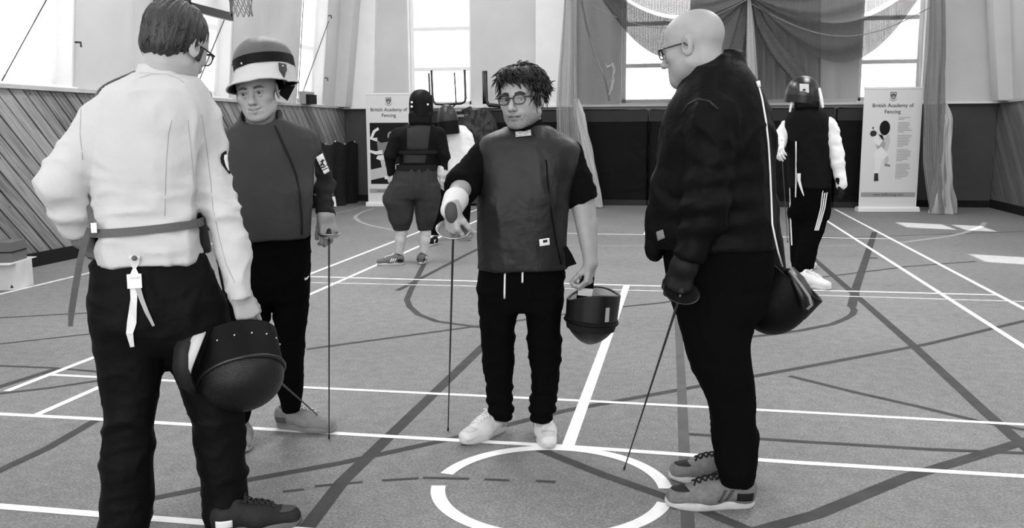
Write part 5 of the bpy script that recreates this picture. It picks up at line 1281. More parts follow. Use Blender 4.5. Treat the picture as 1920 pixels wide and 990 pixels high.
    v, q = make_hand(M1, -1, arm_end=W1+(E1-W1)*.3, fr=(.028, .036), h=.0034, fat=1.45, curl=((38, 45, 30), (40, 45, 30), (42, 46, 30), (44, 46, 30)), thumb=(25, 10, 35, 10)); mesh('glove', v, q, M_glove, P.root, True)
    M2 = frame_mat(np.array([.2, .0, -1.0]), (.4, -.9, .0), W2)
    v, q = make_hand(M2, 1, arm_end=W2+(E2-W2)*.4, fr=(.034, .05), h=.0045, fat=1.25, curl=((40, 45, 30),)*4); mesh('glove', v, q, M_glove, P.root, True)
    w_ = L(1303, 482, -.27); MB().box((-.010, -.005, -.006), (.014, .005, .006), Matrix.Translation(Vector(w_))).obj('cuff_buckle', M_bright, P.root)
    tipw = on_z(1170, 880); gd = L(1276, 552, -.26)
    foil('foil slanting from the black glove of the bald man to the white circle', tipw, P.world(gd), P.world(gd+np.array([.012, .035, .06])), .062, M_blackgloss)
    # mask held behind him
    zc = L(1452, 560, .15); t = thing('fencing_mask', 'black fencing mask held behind the back of the bald man', 'mask', tuple(P.world(zc)), math.atan2(P.s[1], P.s[0]), 'held fencing masks')
    R = roty(math.radians(38)); Mm = M4(R, R @ np.array([0, 0, -.135]))
    mask_shell(Mm, .130, .135, .15, .235, 1.02, t, m_dome=M_fab, m_band=M_fab, m_lin=mat('black_lining', .012, .7, .3), dome_pow=2.2, ridge=False)
    k = lambda x, y, b: L(x, y, b)-zc
    MB().ribbon([k(1478, 505, .05), k(1495, 525, .03), k(1508, 550, .02), k(1516, 575, .03)], (.75, -.6, .45), [.04, .06, .07, .05], .02).obj('bib', M_leather, t, True)
    MB().tube([k(1480, 508, .02), k(1500, 532, .0), k(1517, 556, -.01), k(1522, 572, .0), k(1513, 580, .0)], .006, 6).obj('bib_edge', mat('grey_edge', .2, .4, .5), t, True)
man_bald()
# ================================================================== fencers at the back of the hall
M_knick = mat('dark_grey_breeches', .03, .85, .2, wrinkle=.5); M_blk = mat('black_fencing_cloth', .005, .8, .1, wrinkle=.4); M_dg = mat('charcoal_panel', .03, .8, .2, wrinkle=.3)
M_glw = mat('white_glove', .72); M_skinb = skin_mat('skin_e', .5); M_shirt = mat('white_tshirt', .75, .85, .2, wrinkle=.3)
def fencer_breeches():
    P = Person(768, 492, 'fencer in a black mask and loose dark breeches with bare calves, seen from behind'); L = P.L; h = .014
    T = P.rows([(232, 762, 808, .10), (242, 748, 822, .12), (256, 740, 829, .13), (275, 746, 822, .13), (300, 748, 816, .125), (320, 745, 815, .125)], n=2.3)
    S1, E1, W1 = L(746, 252), L(731, 292, -.03), L(733, 325, .0); S2, E2, W2 = L(822, 252), L(832, 292, -.02), L(829, 325, .0)
    A_ = [Cap(S1, E1, .075, .065), Cap(E1, W1, .062, .045), Cap(S2, E2, .075, .065), Cap(E2, W2, .062, .045)]
    f = Field([T]+A_, h=h); f.add(T, k=0); f.add(*A_, k=.025); o = sdf_obj('fencing_jacket', f, M_blk, P.root, folds(.008, 6, 6, 6)); tj = bvh(o)
    patch('back_panel', tj, quad_grid(L(763, 235, -.6), L(808, 233, -.6), L(802, 282, -.6), L(763, 281, -.6), 8, 8), (0, 1, 0), .006, M_dg, o)
    patch('back_panel', tj, quad_grid(L(757, 290, -.6), L(800, 291, -.6), L(797, 306, -.6), L(757, 306, -.6), 8, 8), (0, 1, 0), .006, M_dg, o)
    for z_, w_, nm in ((L(780, 285)[2], .035, 'waist_band'), (L(780, 314)[2], .055, 'belt')):
        P_ = []; N_ = []
        for a in np.linspace(0, 2*math.pi, 41):
            cx, cy, rx, ry = T.at(z_); c_, s_ = math.cos(a), math.sin(a); k_ = (abs(c_)**2.3+abs(s_)**2.3)**(-1/2.3); P_.append(np.array([cx+(rx+.014)*c_*k_, cy+(ry+.014)*s_*k_, z_])); N_.append(np.array([c_, s_, 0]))
        MB().ribbon(P_, N_, w_, .008).obj(nm, M_black, o)
    # breeches: wide, gathered below the knee
    pel = P.rows([(314, 745, 815, .13), (335, 738, 818, .16), (355, 730, 821, .17), (372, 725, 822, .16)], n=2.3, rd=.02)
    l1 = P.rows([(345, 734, 780, .15), (375, 719, 776, .15), (395, 728, 774, .14), (415, 732, 772, .12), (426, 736, 768, .085), (432, 738, 767, .075)], n=2.2, rd=.015)
    l2 = P.rows([(345, 778, 822, .15), (375, 778, 823, .15), (395, 780, 819, .14), (415, 781, 815, .12), (426, 783, 812, .085), (432, 784, 811, .075)], n=2.2, rd=.015)
    f = Field([pel, l1, l2], h=h); f.add(pel, k=0); f.add(l1, l2, k=.03)
    sdf_obj('breeches', f, M_knick, P.root, lambda V, N: .018*np.clip(1-2*np.abs(vnoise(V[:, 0]*13, V[:, 1]*13, V[:, 2]*1.2)), -.3, 1)*np.clip((V[:, 2]-.32)/.2, 0, 1)+folds(.004, 8, 8, 8)(V, N))
    # bare calves, socks, shoes
    f = Field([Cap(L(752, 425), L(750, 490), .07), Cap(L(797, 425), L(794, 490), .07)], h=.006)
    for a, m_, c in (((753, 425), (751, 450), (748, 485)), ((798, 425), (796, 450), (793, 485))): f.add(Cap(L(*a), L(*m_), .05, .056), Cap(L(*m_), L(*c), .055, .036), k=.02)
    v, q = f.nets(); P.pieces.append((v, q, np.ones(len(v))))
    for side, W, E, dr in ((-1, W1, E1, (-.05, 0, -1)), (1, W2, E2, (.05, 0, -1))):
        v, q = make_hand(frame_mat(np.array(dr), (side*.8, -.6, 0), W), 1 if side > 0 else -1, h=.005, arm_end=E, fat=1.15); P.pieces.append((v, q, np.ones(len(v))))
    v, q = make_hand(frame_mat(np.array((.05, 0, -1)), (.8, -.6, 0), W2), 1, h=.006, arm_end=W2+(E2-W2)*.3, fat=1.35, fr=(.04, .05)); mesh('glove', v, q, M_glw, P.root, True)
    hd = Field([Ell(L(789, 205), (.12,)*3)], h=.01); hd.add(Ell(L(789, 205), (.075, .09, .11)), Cap(L(789, 215), L(786, 240), .06), k=.02); v, q = hd.nets(); P.pieces.append((v, q, np.ones(len(v))))
    inner = core_field(.03, P.rows([(245, 770, 805, .06), (320, 760, 805, .08)]), P.rows([(320, 760, 805, .08), (360, 755, 805, .08)]), Cap(L(757, 340), L(753, 440), .06), Cap(L(796, 340), L(798, 440), .06), Cap(S1, E1, .05), Cap(S2, E2, .05), Cap(L(770, 250), S1, .05), Cap(L(800, 250), S2, .05), k=.03); P.body(M_skinb, inner)
    for x, y in ((748, 480), (793, 480)):
        f = Field([Cap(L(x, y-4), L(x, y+12), .05)], h=.006); f.add(Cap(L(x+.3, y-3), L(x, y+10), .042, .045), k=0); sdf_obj('sock', f, M_black, P.root)
    M_sst = mat('striped_shoe', .10, .6, .3); 
    make_shoe(P, P.G(757, 496), P.G(720, 497), M_sst, M_wsole, M_label, length=.28, stripes=3, m_stripe=M_label, m_panel=M_black)
    make_shoe(P, P.G(788, 496), P.G(800, 487), M_sst, M_wsole, M_label, length=.28, stripes=3, m_stripe=M_label, m_panel=M_black)
    mk = bpy.data.objects.new('fencing_mask', None); put(mk, P.root); tip = L(789, 167)
    Mm = M4(np.diag([1, -1, -1.0]), tip); mask_shell(Mm, .120, .135, .13, .27, 1.0, mk, m_dome=M_fab, m_band=M_fab, ridge=False, dome_pow=2.2)
    f = Field([Box(L(788, 222, -.06), (.13, .09, .09))], h=.01); f.add(Box(L(788, 222, -.04), (.118, .08, .075), rd=.04), k=0); sdf_obj('neck_flap', f, M_fab, mk)
    for x, y in ((772, 192), (772, 200), (802, 196)):
        v, q = sphere(.012, 8, 6); mesh('rivet', v+L(x, y, -.115), q, M_label, mk, True)
fencer_breeches()

def fencer_bowed():
    P = Person(848, 449, 'masked fencer in a white T-shirt bowing his head, half hidden by the others'); L = P.L; h = .016
    T = P.rows([(236, 840, 872, .10), (246, 832, 880, .125), (262, 830, 884, .13), (300, 834, 886, .13), (330, 836, 884, .13)], n=2.3)
    S1, E1, W1 = L(838, 258), L(830, 300, -.1), L(828, 335, -.2); S2, E2, W2 = L(876, 258), L(888, 300, .0), L(888, 335, -.05)
    f = Field([T, Cap(S1, E1, .07), Cap(S2, E2, .07)], h=h); f.add(T, k=0); f.add(Cap(S1, S1+(E1-S1)*.7, .075, .068), Cap(S2, S2+(E2-S2)*.7, .075, .068), k=.03); sdf_obj('t_shirt', f, M_shirt, P.root, folds(.008, 6, 6, 6))
    pel = P.rows([(326, 836, 884, .13), (360, 832, 884, .14)], rd=.02); l1 = P.rows([(345, 828, 858, .11), (400, 812, 842, .1, -.1), (440, 806, 828, .075, -.15)], rd=.015); l2 = P.rows([(345, 855, 884, .11), (400, 856, 882, .1), (436, 860, 878, .075)], rd=.015)
    f = Field([pel, l1, l2], h=h); f.add(pel, k=0); f.add(l1, l2, k=.03); sdf_obj('trousers', f, M_trou, P.root)
    make_shoe(P, P.G(818, 458), P.G(800, 462), M_blk, M_wsole, M_label, length=.28, stripes=3, m_stripe=M_label); make_shoe(P, P.G(858, 448), P.G(888, 453), M_blk, M_wsole, M_label, length=.28, stripes=3, m_stripe=M_label)
    for W, E, sd in ((W1, E1, 1), (W2, E2, -1)):
        v, q = make_hand(frame_mat(np.array((.0, -.2, -1)), (-sd*.8, -.6, 0), W), sd, h=.006, arm_end=E, fat=1.1); P.pieces.append((v, q, np.ones(len(v))))
        v, q = make_hand(frame_mat(np.array((.0, -.2, -1)), (-sd*.8, -.6, 0), W), sd, h=.007, arm_end=W+(E-W)*.25, fat=1.3, fr=(.04, .05)); mesh('glove', v, q, M_glw, P.root, True)
    hd = Field([Ell(L(842, 222, -.12), (.12,)*3), Cap(L(842, 222, -.12), L(855, 240), .06)], h=.012); hd.add(Ell(L(838, 222, -.12), (.075, .09, .11)), Cap(L(840, 226, -.1), L(855, 245), .06), k=.02); v, q = hd.nets(); P.pieces.append((v, q, np.ones(len(v))))
    inner = core_field(.03, P.rows([(250, 845, 872, .08), (330, 845, 875, .08)]), P.rows([(330, 845, 875, .08), (365, 842, 876, .08)]), Cap(L(845, 360), L(818, 440, -.14), .06, .04), Cap(L(870, 360), L(869, 430), .06, .04), Cap(S1, E1, .05), Cap(S2, E2, .05), k=.03); P.body(M_skinb, inner)
    mk = bpy.data.objects.new('fencing_mask', None); put(mk, P.root)
    R = roty(math.radians(-6)) @ rotx(math.radians(180)); Mm = M4(R, L(836, 196, -.12)); mask_shell(Mm, .125, .135, .2, .36, 1.0, mk, m_dome=mesh_cloth_mat('mask_far_mesh', .005, .03, 90), m_band=M_fab, ridge=False, dome_pow=2.3)
    MB().ribbon([L(846, 250, -.24), L(850, 240, -.22)], (0, -1, 0), .03, .01).obj('bib_tab', M_label, mk)
fencer_bowed()

def fencer_right():
    P = Person(1508, 530, 'masked fencer in a black waistcoat with a white sleeve and striped black trousers'); L = P.L; h = .012
    T = P.rows([(203, 1492, 1540, .10), (214, 1478, 1550, .125), (230, 1470, 1556, .135), (255, 1472, 1556, .14), (300, 1476, 1556, .135), (345, 1478, 1558, .135), (352, 1478, 1558, .135)], n=2.4)
    f = Field([T], h=h); f.add(T, k=0); f.add(Cap(L(1513, 205), L(1513, 195), .07), k=.02); o = sdf_obj('waistcoat', f, M_blk, P.root, folds(.007, 6, 6, 5)); tj = bvh(o)
    S2, E2, W2 = L(1556, 236), L(1568, 290, -.02), L(1577, 345, -.05); S1, E1, W1 = L(1476, 238), L(1462, 262, -.05), L(1463, 272, -.25)
    f = Field([Cap(S2, E2, .08), Cap(E2, W2, .07), Cap(S1, E1, .08), Cap(E1, W1, .07)], h=h); f.add(Cap(S2, E2, .068, .062), Cap(E2, W2, .06, .046), k=.02); f.add(Cap(S1, E1, .066, .06), Cap(E1, W1, .058, .046), k=.02)
    sdf_obj('sleeve', f, M_shirt, P.root, lambda V, N: .008*vnoise(V[:, 0]*14, V[:, 1]*14, V[:, 2]*20)+folds(.006, 9, 9, 9)(V, N))
    v, q = make_hand(frame_mat(np.array((.05, -.1, -1)), (.9, -.4, 0), W2), 1, h=.005, arm_end=W2+(E2-W2)*.2, fat=1.3); mesh('glove', v, q, mat('black_glove', .008), P.root, True)
    v, q = make_hand(frame_mat(np.array((.0, -.7, -.5)), (-.6, -.6, .6), W1), -1, h=.005, arm_end=W1+(E1-W1)*.2, fat=1.3); mesh('glove', v, q, M_glw, P.root, True)
    pel = P.rows([(345, 1480, 1556, .135), (380, 1478, 1558, .14), (410, 1480, 1555, .13)], rd=.02)
    l1 = P.rows([(390, 1478, 1520, .11), (440, 1480, 1514, .095), (490, 1483, 1508, .075), (506, 1485, 1504, .06)], rd=.012); l2 = P.rows([(390, 1508, 1556, .11), (430, 1500, 1546, .1, -.05), (470, 1492, 1532, .09, -.1), (505, 1490, 1526, .075, -.12), (522, 1494, 1520, .06, -.12)], rd=.012)
    f = Field([pel, l1, l2], h=h); f.add(pel, k=0); f.add(l1, l2, k=.03); t = sdf_obj('trousers', f, M_trou, P.root, folds(.006, 7, 7, 7)); tt = bvh(t)
    for d_ in (0, 6, 12):
        q = on_surface_line(tt, [L(x-4+d_*.72*(1-.3*(y-346)/85), y, -.8) for x, y in [(1548, 346), (1546, 365), (1543, 390), (1538, 410), (1532, 432)]], (0, 1, 0), .004)
        if len(q) > 2: MB().ribbon(q, (.3, -1, 0), .009, .003).obj('side_stripe', M_label, t)
        q = on_surface_line(tt, [L(x+d_*.2, y, -.8) for x, y in [(1479.5, 350), (1480.5, 380), (1482, 420), (1484, 460)]], (0, 1, 0), .004)
        if d_ < 12 and len(q) > 2: MB().ribbon(q, (-.3, -1, 0), .006, .003).obj('side_stripe', M_label, t)
    make_shoe(P, P.G(1494, 534), P.G(1562, 546), M_wshoe, M_wsole, M_wlace, length=.36, stripes=1, m_stripe=M_print); make_shoe(P, P.G(1496, 508), P.G(1545, 500), M_wshoe, M_wsole, M_wlace, length=.29)
    hd = Field([Ell(L(1512, 178), (.13,)*3), Cap(L(1512, 178), L(1513, 210), .06)], h=.012); hd.add(Ell(L(1512, 178), (.075, .09, .11)), Cap(L(1512, 185), L(1513, 212), .06), k=.02); v, q = hd.nets(); P.pieces.append((v, q, np.ones(len(v))))
    inner = core_field(.03, P.rows([(215, 1495, 1535, .08), (350, 1490, 1545, .09)]), P.rows([(350, 1490, 1545, .08), (400, 1490, 1545, .08)]), Cap(L(1500, 395), L(1496, 495), .06, .04), Cap(L(1530, 395), L(1510, 505, -.12), .06, .04), Cap(S1, E1, .05), Cap(E1, W1, .045, .03), Cap(S2, E2, .05), Cap(E2, W2, .045, .03), k=.03); P.body(M_skinb, inner)
    # zip cord and loose strap at the back
    MB().tube(on_surface_line(tj, [L(1492.5, y, -.8) for y in (265, 290, 320, 345)], (0, 1, 0), .004)+[L(1491.5, 370, -.15)], .006, 6).obj('back_cord', M_wlace, P.root, True)
    MB().ribbon([L(1498, 325, -.16), L(1498, 338, -.165), L(1502, 352, -.165), L(1507, 367, -.16)], (0, -1, 0), [.03, .026, .018, .008], .004).obj('loose_strap', M_wstrap, P.root)
    mk = bpy.data.objects.new('fencing_mask', None); put(mk, P.root); Mm = M4(roty(math.radians(6)) @ np.diag([1, -1, -1.0]), L(1510, 142))
    mask_shell(Mm, .145, .152, .17, .235, .96, mk, m_dome=M_blackgloss, m_band=M_blackgloss, ridge=False, dome_pow=2.2)
    MB().prism([(-.04, .045), (.035, .04), (.04, -.03), (.0, -.05), (-.035, -.03)], 'y', 0, .006).obj('shield_badge', M_label, mk).location = L(1508, 167, -.155)
    bd = mk.children[-1]; bd.rotation_euler = (math.radians(18), 0, 0)
    MB().prism([(-.012, .0), (.012, .0), (.01, -.014), (-.01, -.014)], 'y', -.004, 0).obj('badge_print', M_print, mk).location = L(1508, 167, -.156)
    MB().ribbon([L(1536, 165, -.08), L(1540, 185, -.09), L(1543, 202, -.08)], (.6, -.8, 0), [.02, .03, .02], .008).obj('white_trim', M_label, mk)
    MB().ribbon([L(1487, 182, -.08), L(1484, 195, -.09), L(1481, 210, -.08)], (-.6, -.8, 0), [.02, .025, .015], .008).obj('white_trim', M_label, mk)
    f = Field([Box(L(1513, 197, -.03), (.12, .1, .06))], h=.012); f.add(Box(L(1513, 196, -.02), (.105, .095, .05), rd=.04), k=0); sdf_obj('neck_flap', f, M_fab, mk)
    gd = L(1466, 290, -.28); foil('foil of the masked fencer in the black waistcoat, half hidden by the bald man', P.world(L(1477, 455, -.35)), P.world(gd), P.world(L(1464, 268, -.27)), .045)
fencer_right()
# ================================================================== banners, nets, basketball, odds and ends
M_ban = mat('banner_print_white', .62, .6, .3); M_banbase = mat('banner_base', .7, .4, .4); M_ink = mat('banner_ink', .03, .7, .2); M_ink2 = mat('banner_grey_ink', .33, .7, .2); M_strip = mat('banner_grey_strip', .3, .7, .2)
M_pw = mat('print_white', .7, .7, .2); M_pg = mat('print_mid_grey', .2, .7, .2); M_pl = mat('print_pale', .48, .7, .2)
def text_mesh(name, s, size, loc, m, parent, align='CENTER', bold=.0):
    cu = bpy.data.curves.new(name, 'FONT'); cu.body = s; cu.size = size; cu.align_x = align; cu.extrude = .0006; cu.offset = bold
    o = bpy.data.objects.new(name, cu); COL.objects.link(o); dg = bpy.context.evaluated_depsgraph_get(); me = bpy.data.meshes.new_from_object(o.evaluated_get(dg)); bpy.data.objects.remove(o)
    me.materials.clear(); me.materials.append(m); q = bpy.data.objects.new(name, me); put(q, parent); q.location = loc; q.rotation_euler = (math.pi/2, 0, 0); return q
def poly(name, pts, m, parent, y): return MB().prism(pts, 'y', y-.0006, y).obj(name, m, parent)
def oval(cx, cz, rx, rz, n=20): return [(cx+rx*math.cos(2*math.pi*i/n), cz+rz*math.sin(2*math.pi*i/n)) for i in range(n)]
def limb(pts, w):
    """2D tapered stroke outline"""
    P = [np.array(p, float) for p in pts]; l = []; r = []
    for i, p in enumerate(P):
        d = P[min(i+1, len(P)-1)]-P[max(i-1, 0)]; d /= np.linalg.norm(d); n = np.array([-d[1], d[0]])*w[i]/2; l.append(tuple(p+n)); r.append(tuple(p-n))
    return l+r[::-1]
def crest(parent, cx, cz, k, y):
    poly('crest_shield', [(cx-.5*k, cz+.55*k), (cx-.25*k, cz+.6*k), (cx, cz+.52*k), (cx+.25*k, cz+.6*k), (cx+.5*k, cz+.55*k), (cx+.48*k, cz-.1*k), (cx+.3*k, cz-.45*k), (cx, cz-.65*k), (cx-.3*k, cz-.45*k), (cx-.48*k, cz-.1*k)], M_pg, parent, y)
    poly('crest_chevron', [(cx-.4*k, cz+.05*k), (cx, cz+.3*k), (cx+.4*k, cz+.05*k), (cx+.4*k, cz-.08*k), (cx, cz+.15*k), (cx-.4*k, cz-.08*k)], M_ink, parent, y-.001)
    for dx, dz in ((-.22, .33), (.22, .33), (0, -.25)): poly('crest_charge', oval(cx+dx*k, cz+dz*k, .11*k, .13*k, 10), M_pl, parent, y-.0014)
    poly('crest_scroll', limb([(cx-.62*k, cz-.45*k), (cx-.3*k, cz-.72*k), (cx, cz-.8*k), (cx+.3*k, cz-.72*k), (cx+.62*k, cz-.45*k)], [.1*k, .16*k, .18*k, .16*k, .1*k]), M_ink2, parent, y-.0008)
def banner(px, py, pxr, label, kind):
    a, c = on_z(px, py), on_z(pxr, py); cx = (a+c)/2; W = np.linalg.norm(c-a); H = 2.02
    d = c-a; rz = math.atan2(d[1], d[0]); t = thing('roll_up_banner', label, 'banner', tuple(cx), rz, 'roll-up banners by the back wall')
    MB().prism([(-.09, 0), (.09, 0), (.085, .05), (.05, .075), (-.05, .075), (-.085, .05)], 'x', -W/2-.03, W/2+.03).obj('base', M_banbase, t)
    box('sheet', (-W/2, -.004, .07), (W/2, .0, H), M_ban, t); box('top_rail', (-W/2-.005, -.01, H-.02), (W/2+.005, .012, H+.01), M_banbase, t)
    MB().tube([(0, .05, .05), (0, .02, H-.02)], .01, 8).obj('support_pole', M_bright, t, True)
    y = -.0045; k = H/2.02
    crest(t, 0, 1.89*k, .105, y); text_mesh('heading', 'British Academy of', .086, (0, y-.001, 1.705*k), M_ink, t, bold=.0008); text_mesh('heading', 'Fencing', .086, (0, y-.001, 1.605*k), M_ink, t, bold=.0008)
    poly('footer_strip', [(-W/2+.03, .235), (W/2-.03, .235), (W/2-.03, .315), (-W/2+.03, .315)], M_strip, t, y); text_mesh('footer_text', 'www.baffencing.com', .06, (0, y-.001, .258), M_ink, t)
    if kind == 0:
        x0, x1, z0, z1 = -W/2+.06, W/2-.06, .40, 1.50
        poly('photo_print', [(x0, z0), (x1, z0), (x1, z1), (x0, z1)], M_black, t, y); poly('photo_floor', [(x0, .47), (x1, .62), (x1, .80), (x0, .66)], M_pl, t, y-.001)
        f = y-.002; ox = -.13
        poly('print_torso', [(ox-.10, 1.20), (ox-.02, 1.14), (ox+.10, 1.16), (ox+.14, 1.22), (ox+.17, 1.05), (ox+.13, .90), (ox-.02, .92), (ox-.08, .98)], M_pg, t, f)
        poly('print_arm', limb([(ox-.09, 1.20), (ox-.20, 1.22), (ox-.14, 1.35), (ox-.06, 1.40)], [.07, .06, .05, .05]), M_pw, t, f-.001); poly('print_arm', limb([(ox+.0, .98), (ox-.12, .96), (ox-.25, 1.0)], [.07, .06, .04]), M_pw, t, f-.001)
        poly('print_mask', oval(ox+.16, 1.26, .06, .085), M_ink2, t, f-.001); poly('print_mask_mesh', oval(ox+.17, 1.25, .045, .07), M_black, t, f-.002)
        poly('print_breeches', [(ox-.08, .92), (ox+.13, .92), (ox+.12, .80), (ox+.02, .78), (ox-.03, .82), (ox-.12, .86)], M_pw, t, f-.001)
        poly('print_leg', limb([(ox+.0, .84), (ox+.02, .68), (ox+.08, .56)], [.09, .065, .05]), M_pl, t, f-.0015); poly('print_leg', limb([(ox+.10, .84), (ox+.16, .70), (ox+.17, .52)], [.09, .065, .05]), M_pl, t, f-.0015)
        poly('print_shoe', limb([(ox+.03, .52), (ox+.14, .50)], [.06, .05]), M_pw, t, f-.002)
    else:
        f = y-.001; ox = -.16; sc = 1.0
        poly('print_torso', [(ox-.12, 1.28), (ox+.02, 1.17), (ox+.12, 1.28), (ox+.15, 1.16), (ox+.11, 1.0), (ox+.02, .98), (ox-.08, 1.06)], M_pl, t, f); poly('print_plastron', [(ox-.05, 1.10), (ox+.03, 1.16), (ox+.08, 1.12), (ox+.05, 1.02), (ox-.06, 1.03)], M_ink2, t, f-.0006)
        poly('print_mask', oval(ox+.05, 1.37, .085, .12), M_black, t, f-.001); poly('print_bib', [(ox-.05, 1.27), (ox+.02, 1.25), (ox+.05, 1.16), (ox+.0, 1.2)], M_black, t, f-.001)
        poly('print_glove', oval(ox-.13, 1.28, .055, .05), M_ink, t, f-.001); poly('print_thumb', oval(ox-.14, 1.37, .013, .02, 8), M_ink, t, f-.001)
        poly('print_arm', limb([(ox-.10, 1.25), (ox-.07, 1.16), (ox+.0, 1.12)], [.08, .10, .10]), M_pw, t, f-.0008)
        poly('print_breeches', limb([(ox+.07, 1.0), (ox-.02, .92), (ox-.04, .88)], [.18, .20, .14]), M_pw, t, f-.0008); poly('print_leg', limb([(ox-.03, .90), (ox-.03, .76), (ox-.05, .62)], [.13, .10, .07]), M_pw, t, f-.001)
        poly('print_leg', limb([(ox+.08, .92), (ox+.11, .84), (ox+.09, .78)], [.08, .06, .05]), M_pl, t, f-.0006); poly('print_shoe', limb([(ox-.05, .63), (ox-.045, .50)], [.06, .075]), M_ink, t, f-.0012); poly('print_shoe', limb([(ox+.08, .77), (ox+.17, .75)], [.04, .03]), M_pg, t, f-.001)
        rr = random.Random(4); z = 1.53
        for para in (2, 7, 8, 8, 10):
            for i in range(para):
                wd = rr.uniform(.17, .24) if i < para-1 else .10; poly('print_text_line', [(.10, z), (.10+wd, z), (.10+wd, z+.012), (.10, z+.012)], M_ink2, t, y-.0008); z -= .0255
            z -= .03
banner(691, 386, 775, 'white roll-up banner with a photo of a lunging fencer, half hidden', 0); banner(1609, 396, 1717, 'white roll-up banner with columns of text and a crouching fencer', 1)

# ---- sheets of net
def sheet(name, fn, nu, nv, m, parent, uvs=(1, 1)):
    V = []; UV = []
    for i in range(nu):
        for j in range(nv): u, v = i/(nu-1), j/(nv-1); V.append(fn(u, v)); UV.append((u*uvs[0], v*uvs[1]))
    return mesh(name, V, [(i*nv+j, (i+1)*nv+j, (i+1)*nv+j+1, i*nv+j+1) for i in range(nu-1) for j in range(nv-1)], m, parent, True, UV)
M_net = net_mat('divider_net_dark', .10, 60, 60, .28, .34); M_swag = net_mat('gathered_net_dark', .06, 70, 40, .4, .50); M_veil = net_mat('thin_net', .16, 60, 60, .22, .26)
NY = 13.3
def W_(px, py, Y=NY): return on_Y(px, py, Y)
net = thing('sports_net', 'dark netting gathered in swags across the top of the back wall', 'net', tuple(W_(1405, -60)))
def rel(p): o = np.array(net.location); return np.asarray(p)-o
def panel(xa, xb, ytop, ybot, wav=.06, nf=7, Y=NY):
    """hanging curtain of net between pixels, lower edge ybot(u)"""
    def fn(u, v):
        x = xa+(xb-xa)*u; yb = ybot(u); p = W_(x, ytop+(yb-ytop)*v, Y); p = p+np.array([0, wav*math.sin(u*nf*2*math.pi+v*1.5), 0]); return rel(p)
    return fn
sheet('curtain', panel(1068, 1400, -120, lambda u: 196), 60, 10, M_veil, net, (3, 3)); sheet('curtain', panel(1400, 1540, -120, lambda u: 190-10*u), 40, 10, M_net, net, (1.4, 3)); sheet('curtain', panel(1535, 1725, -120, lambda u: 185, nf=4), 40, 10, net_mat('fine_net', .3, 60, 60, .16, .14), net, (2, 3))
def swag(x0, y0, x1, y1, sag, thick, Y, skew=.5, wv=.05, rows=9):
    def fn(u, v):
        s_ = math.sin(math.pi*u**(math.log(.5)/math.log(skew))); yy = y0+(y1-y0)*u+(sag+thick*v)*s_-12*v*(1-s_)*0
        return rel(W_(x0+(x1-x0)*u, yy, Y-.10-wv*math.sin(v*math.pi*3+u*5)-.12*v))
    return fn
sheet('swag', swag(1085, -70, 1405, -5, 70, 75, NY-.1), 48, 10, M_swag, net, (4, 1)); sheet('swag', swag(1405, -5, 1760, -60, 75, 75, NY-.1, .52), 48, 10, M_swag, net, (4, 1)); sheet('swag', swag(1405, -8, 1760, -70, 20, 55, NY-.05, .5), 48, 10, M_net, net, (4, 1))
sheet('swag', swag(1080, -80, 1405, -10, 25, 45, NY-.05), 48, 10, M_net, net, (4, 1))
def tail(pts, ws, m, Y):
    def fn(u, v):
        k = v*(len(pts)-1); i = min(int(k), len(pts)-2); t_ = k-i; x = pts[i][0]+(pts[i+1][0]-pts[i][0])*t_; y = pts[i][1]+(pts[i+1][1]-pts[i][1])*t_; w_ = ws[i]+(ws[i+1]-ws[i])*t_
        a = (u-.5)*math.pi*2; return rel(W_(x+w_*math.sin(a)*.5, y, Y-.06*math.cos(a)*2+.03*math.sin(u*30)))
    return fn
sheet('net_tail', tail([(1404, -20), (1407, 60), (1411, 190)], [6, 16, 26], net_mat('pale_net', .45, 30, 60, .3, .45), NY-.2), 24, 12, MATS.get('x') or bpy.data.materials['pale_net'], net, (1, 3))
sheet('net_tail', tail([(1398, 0), (1390, 60), (1376, 120), (1366, 190)], [10, 26, 34, 40], M_net, NY-.12), 24, 14, M_net, net); sheet('net_tail', tail([(1412, 0), (1430, 50), (1465, 105), (1510, 160), (1530, 185)], [8, 26, 40, 34, 16], M_net, NY-.12), 24, 14, M_net, net)
MB().tube([rel(W_(*p)) for p in [(1090, 0), (1100, 50), (1117, 105), (1135, 150), (1143, 190)]], .018, 6).obj('hanging_rope', mat('grey_rope', .25, .8, .2), net, True)
MB().tube([rel(W_(x, 5+ (70)*math.sin(math.pi*(x-1405)/355)*.9, NY-.3)) for x in np.linspace(1405, 1750, 20)], .007, 6).obj('head_rope', mat('grey_rope', .25), net, True)
MB().tube([rel(W_(x, -3+(55)*math.sin(math.pi*(x-1085)/320), NY-.3)) for x in np.linspace(1085, 1405, 20)], .007, 6).obj('head_rope', mat('grey_rope', .25), net, True)

for pts, w_ in (([(1148, 118), (1152, 132), (1149, 145), (1154, 152)], [.03, .05, .03, .01]), ([(1143, 150), (1150, 148), (1147, 165), (1141, 178)], [.02, .06, .05, .02]), ([(1136, 118), (1138, 126), (1150, 120)], [.02, .04, .015])):
    MB().ribbon([rel(W_(x, y, NY-.12)) for x, y in pts], [(.3*(-1)**i, -1, .2) for i in range(len(pts))], w_, .004).obj('torn_plastic', mat('pale_plastic_scrap', .3, .4, .4), net)
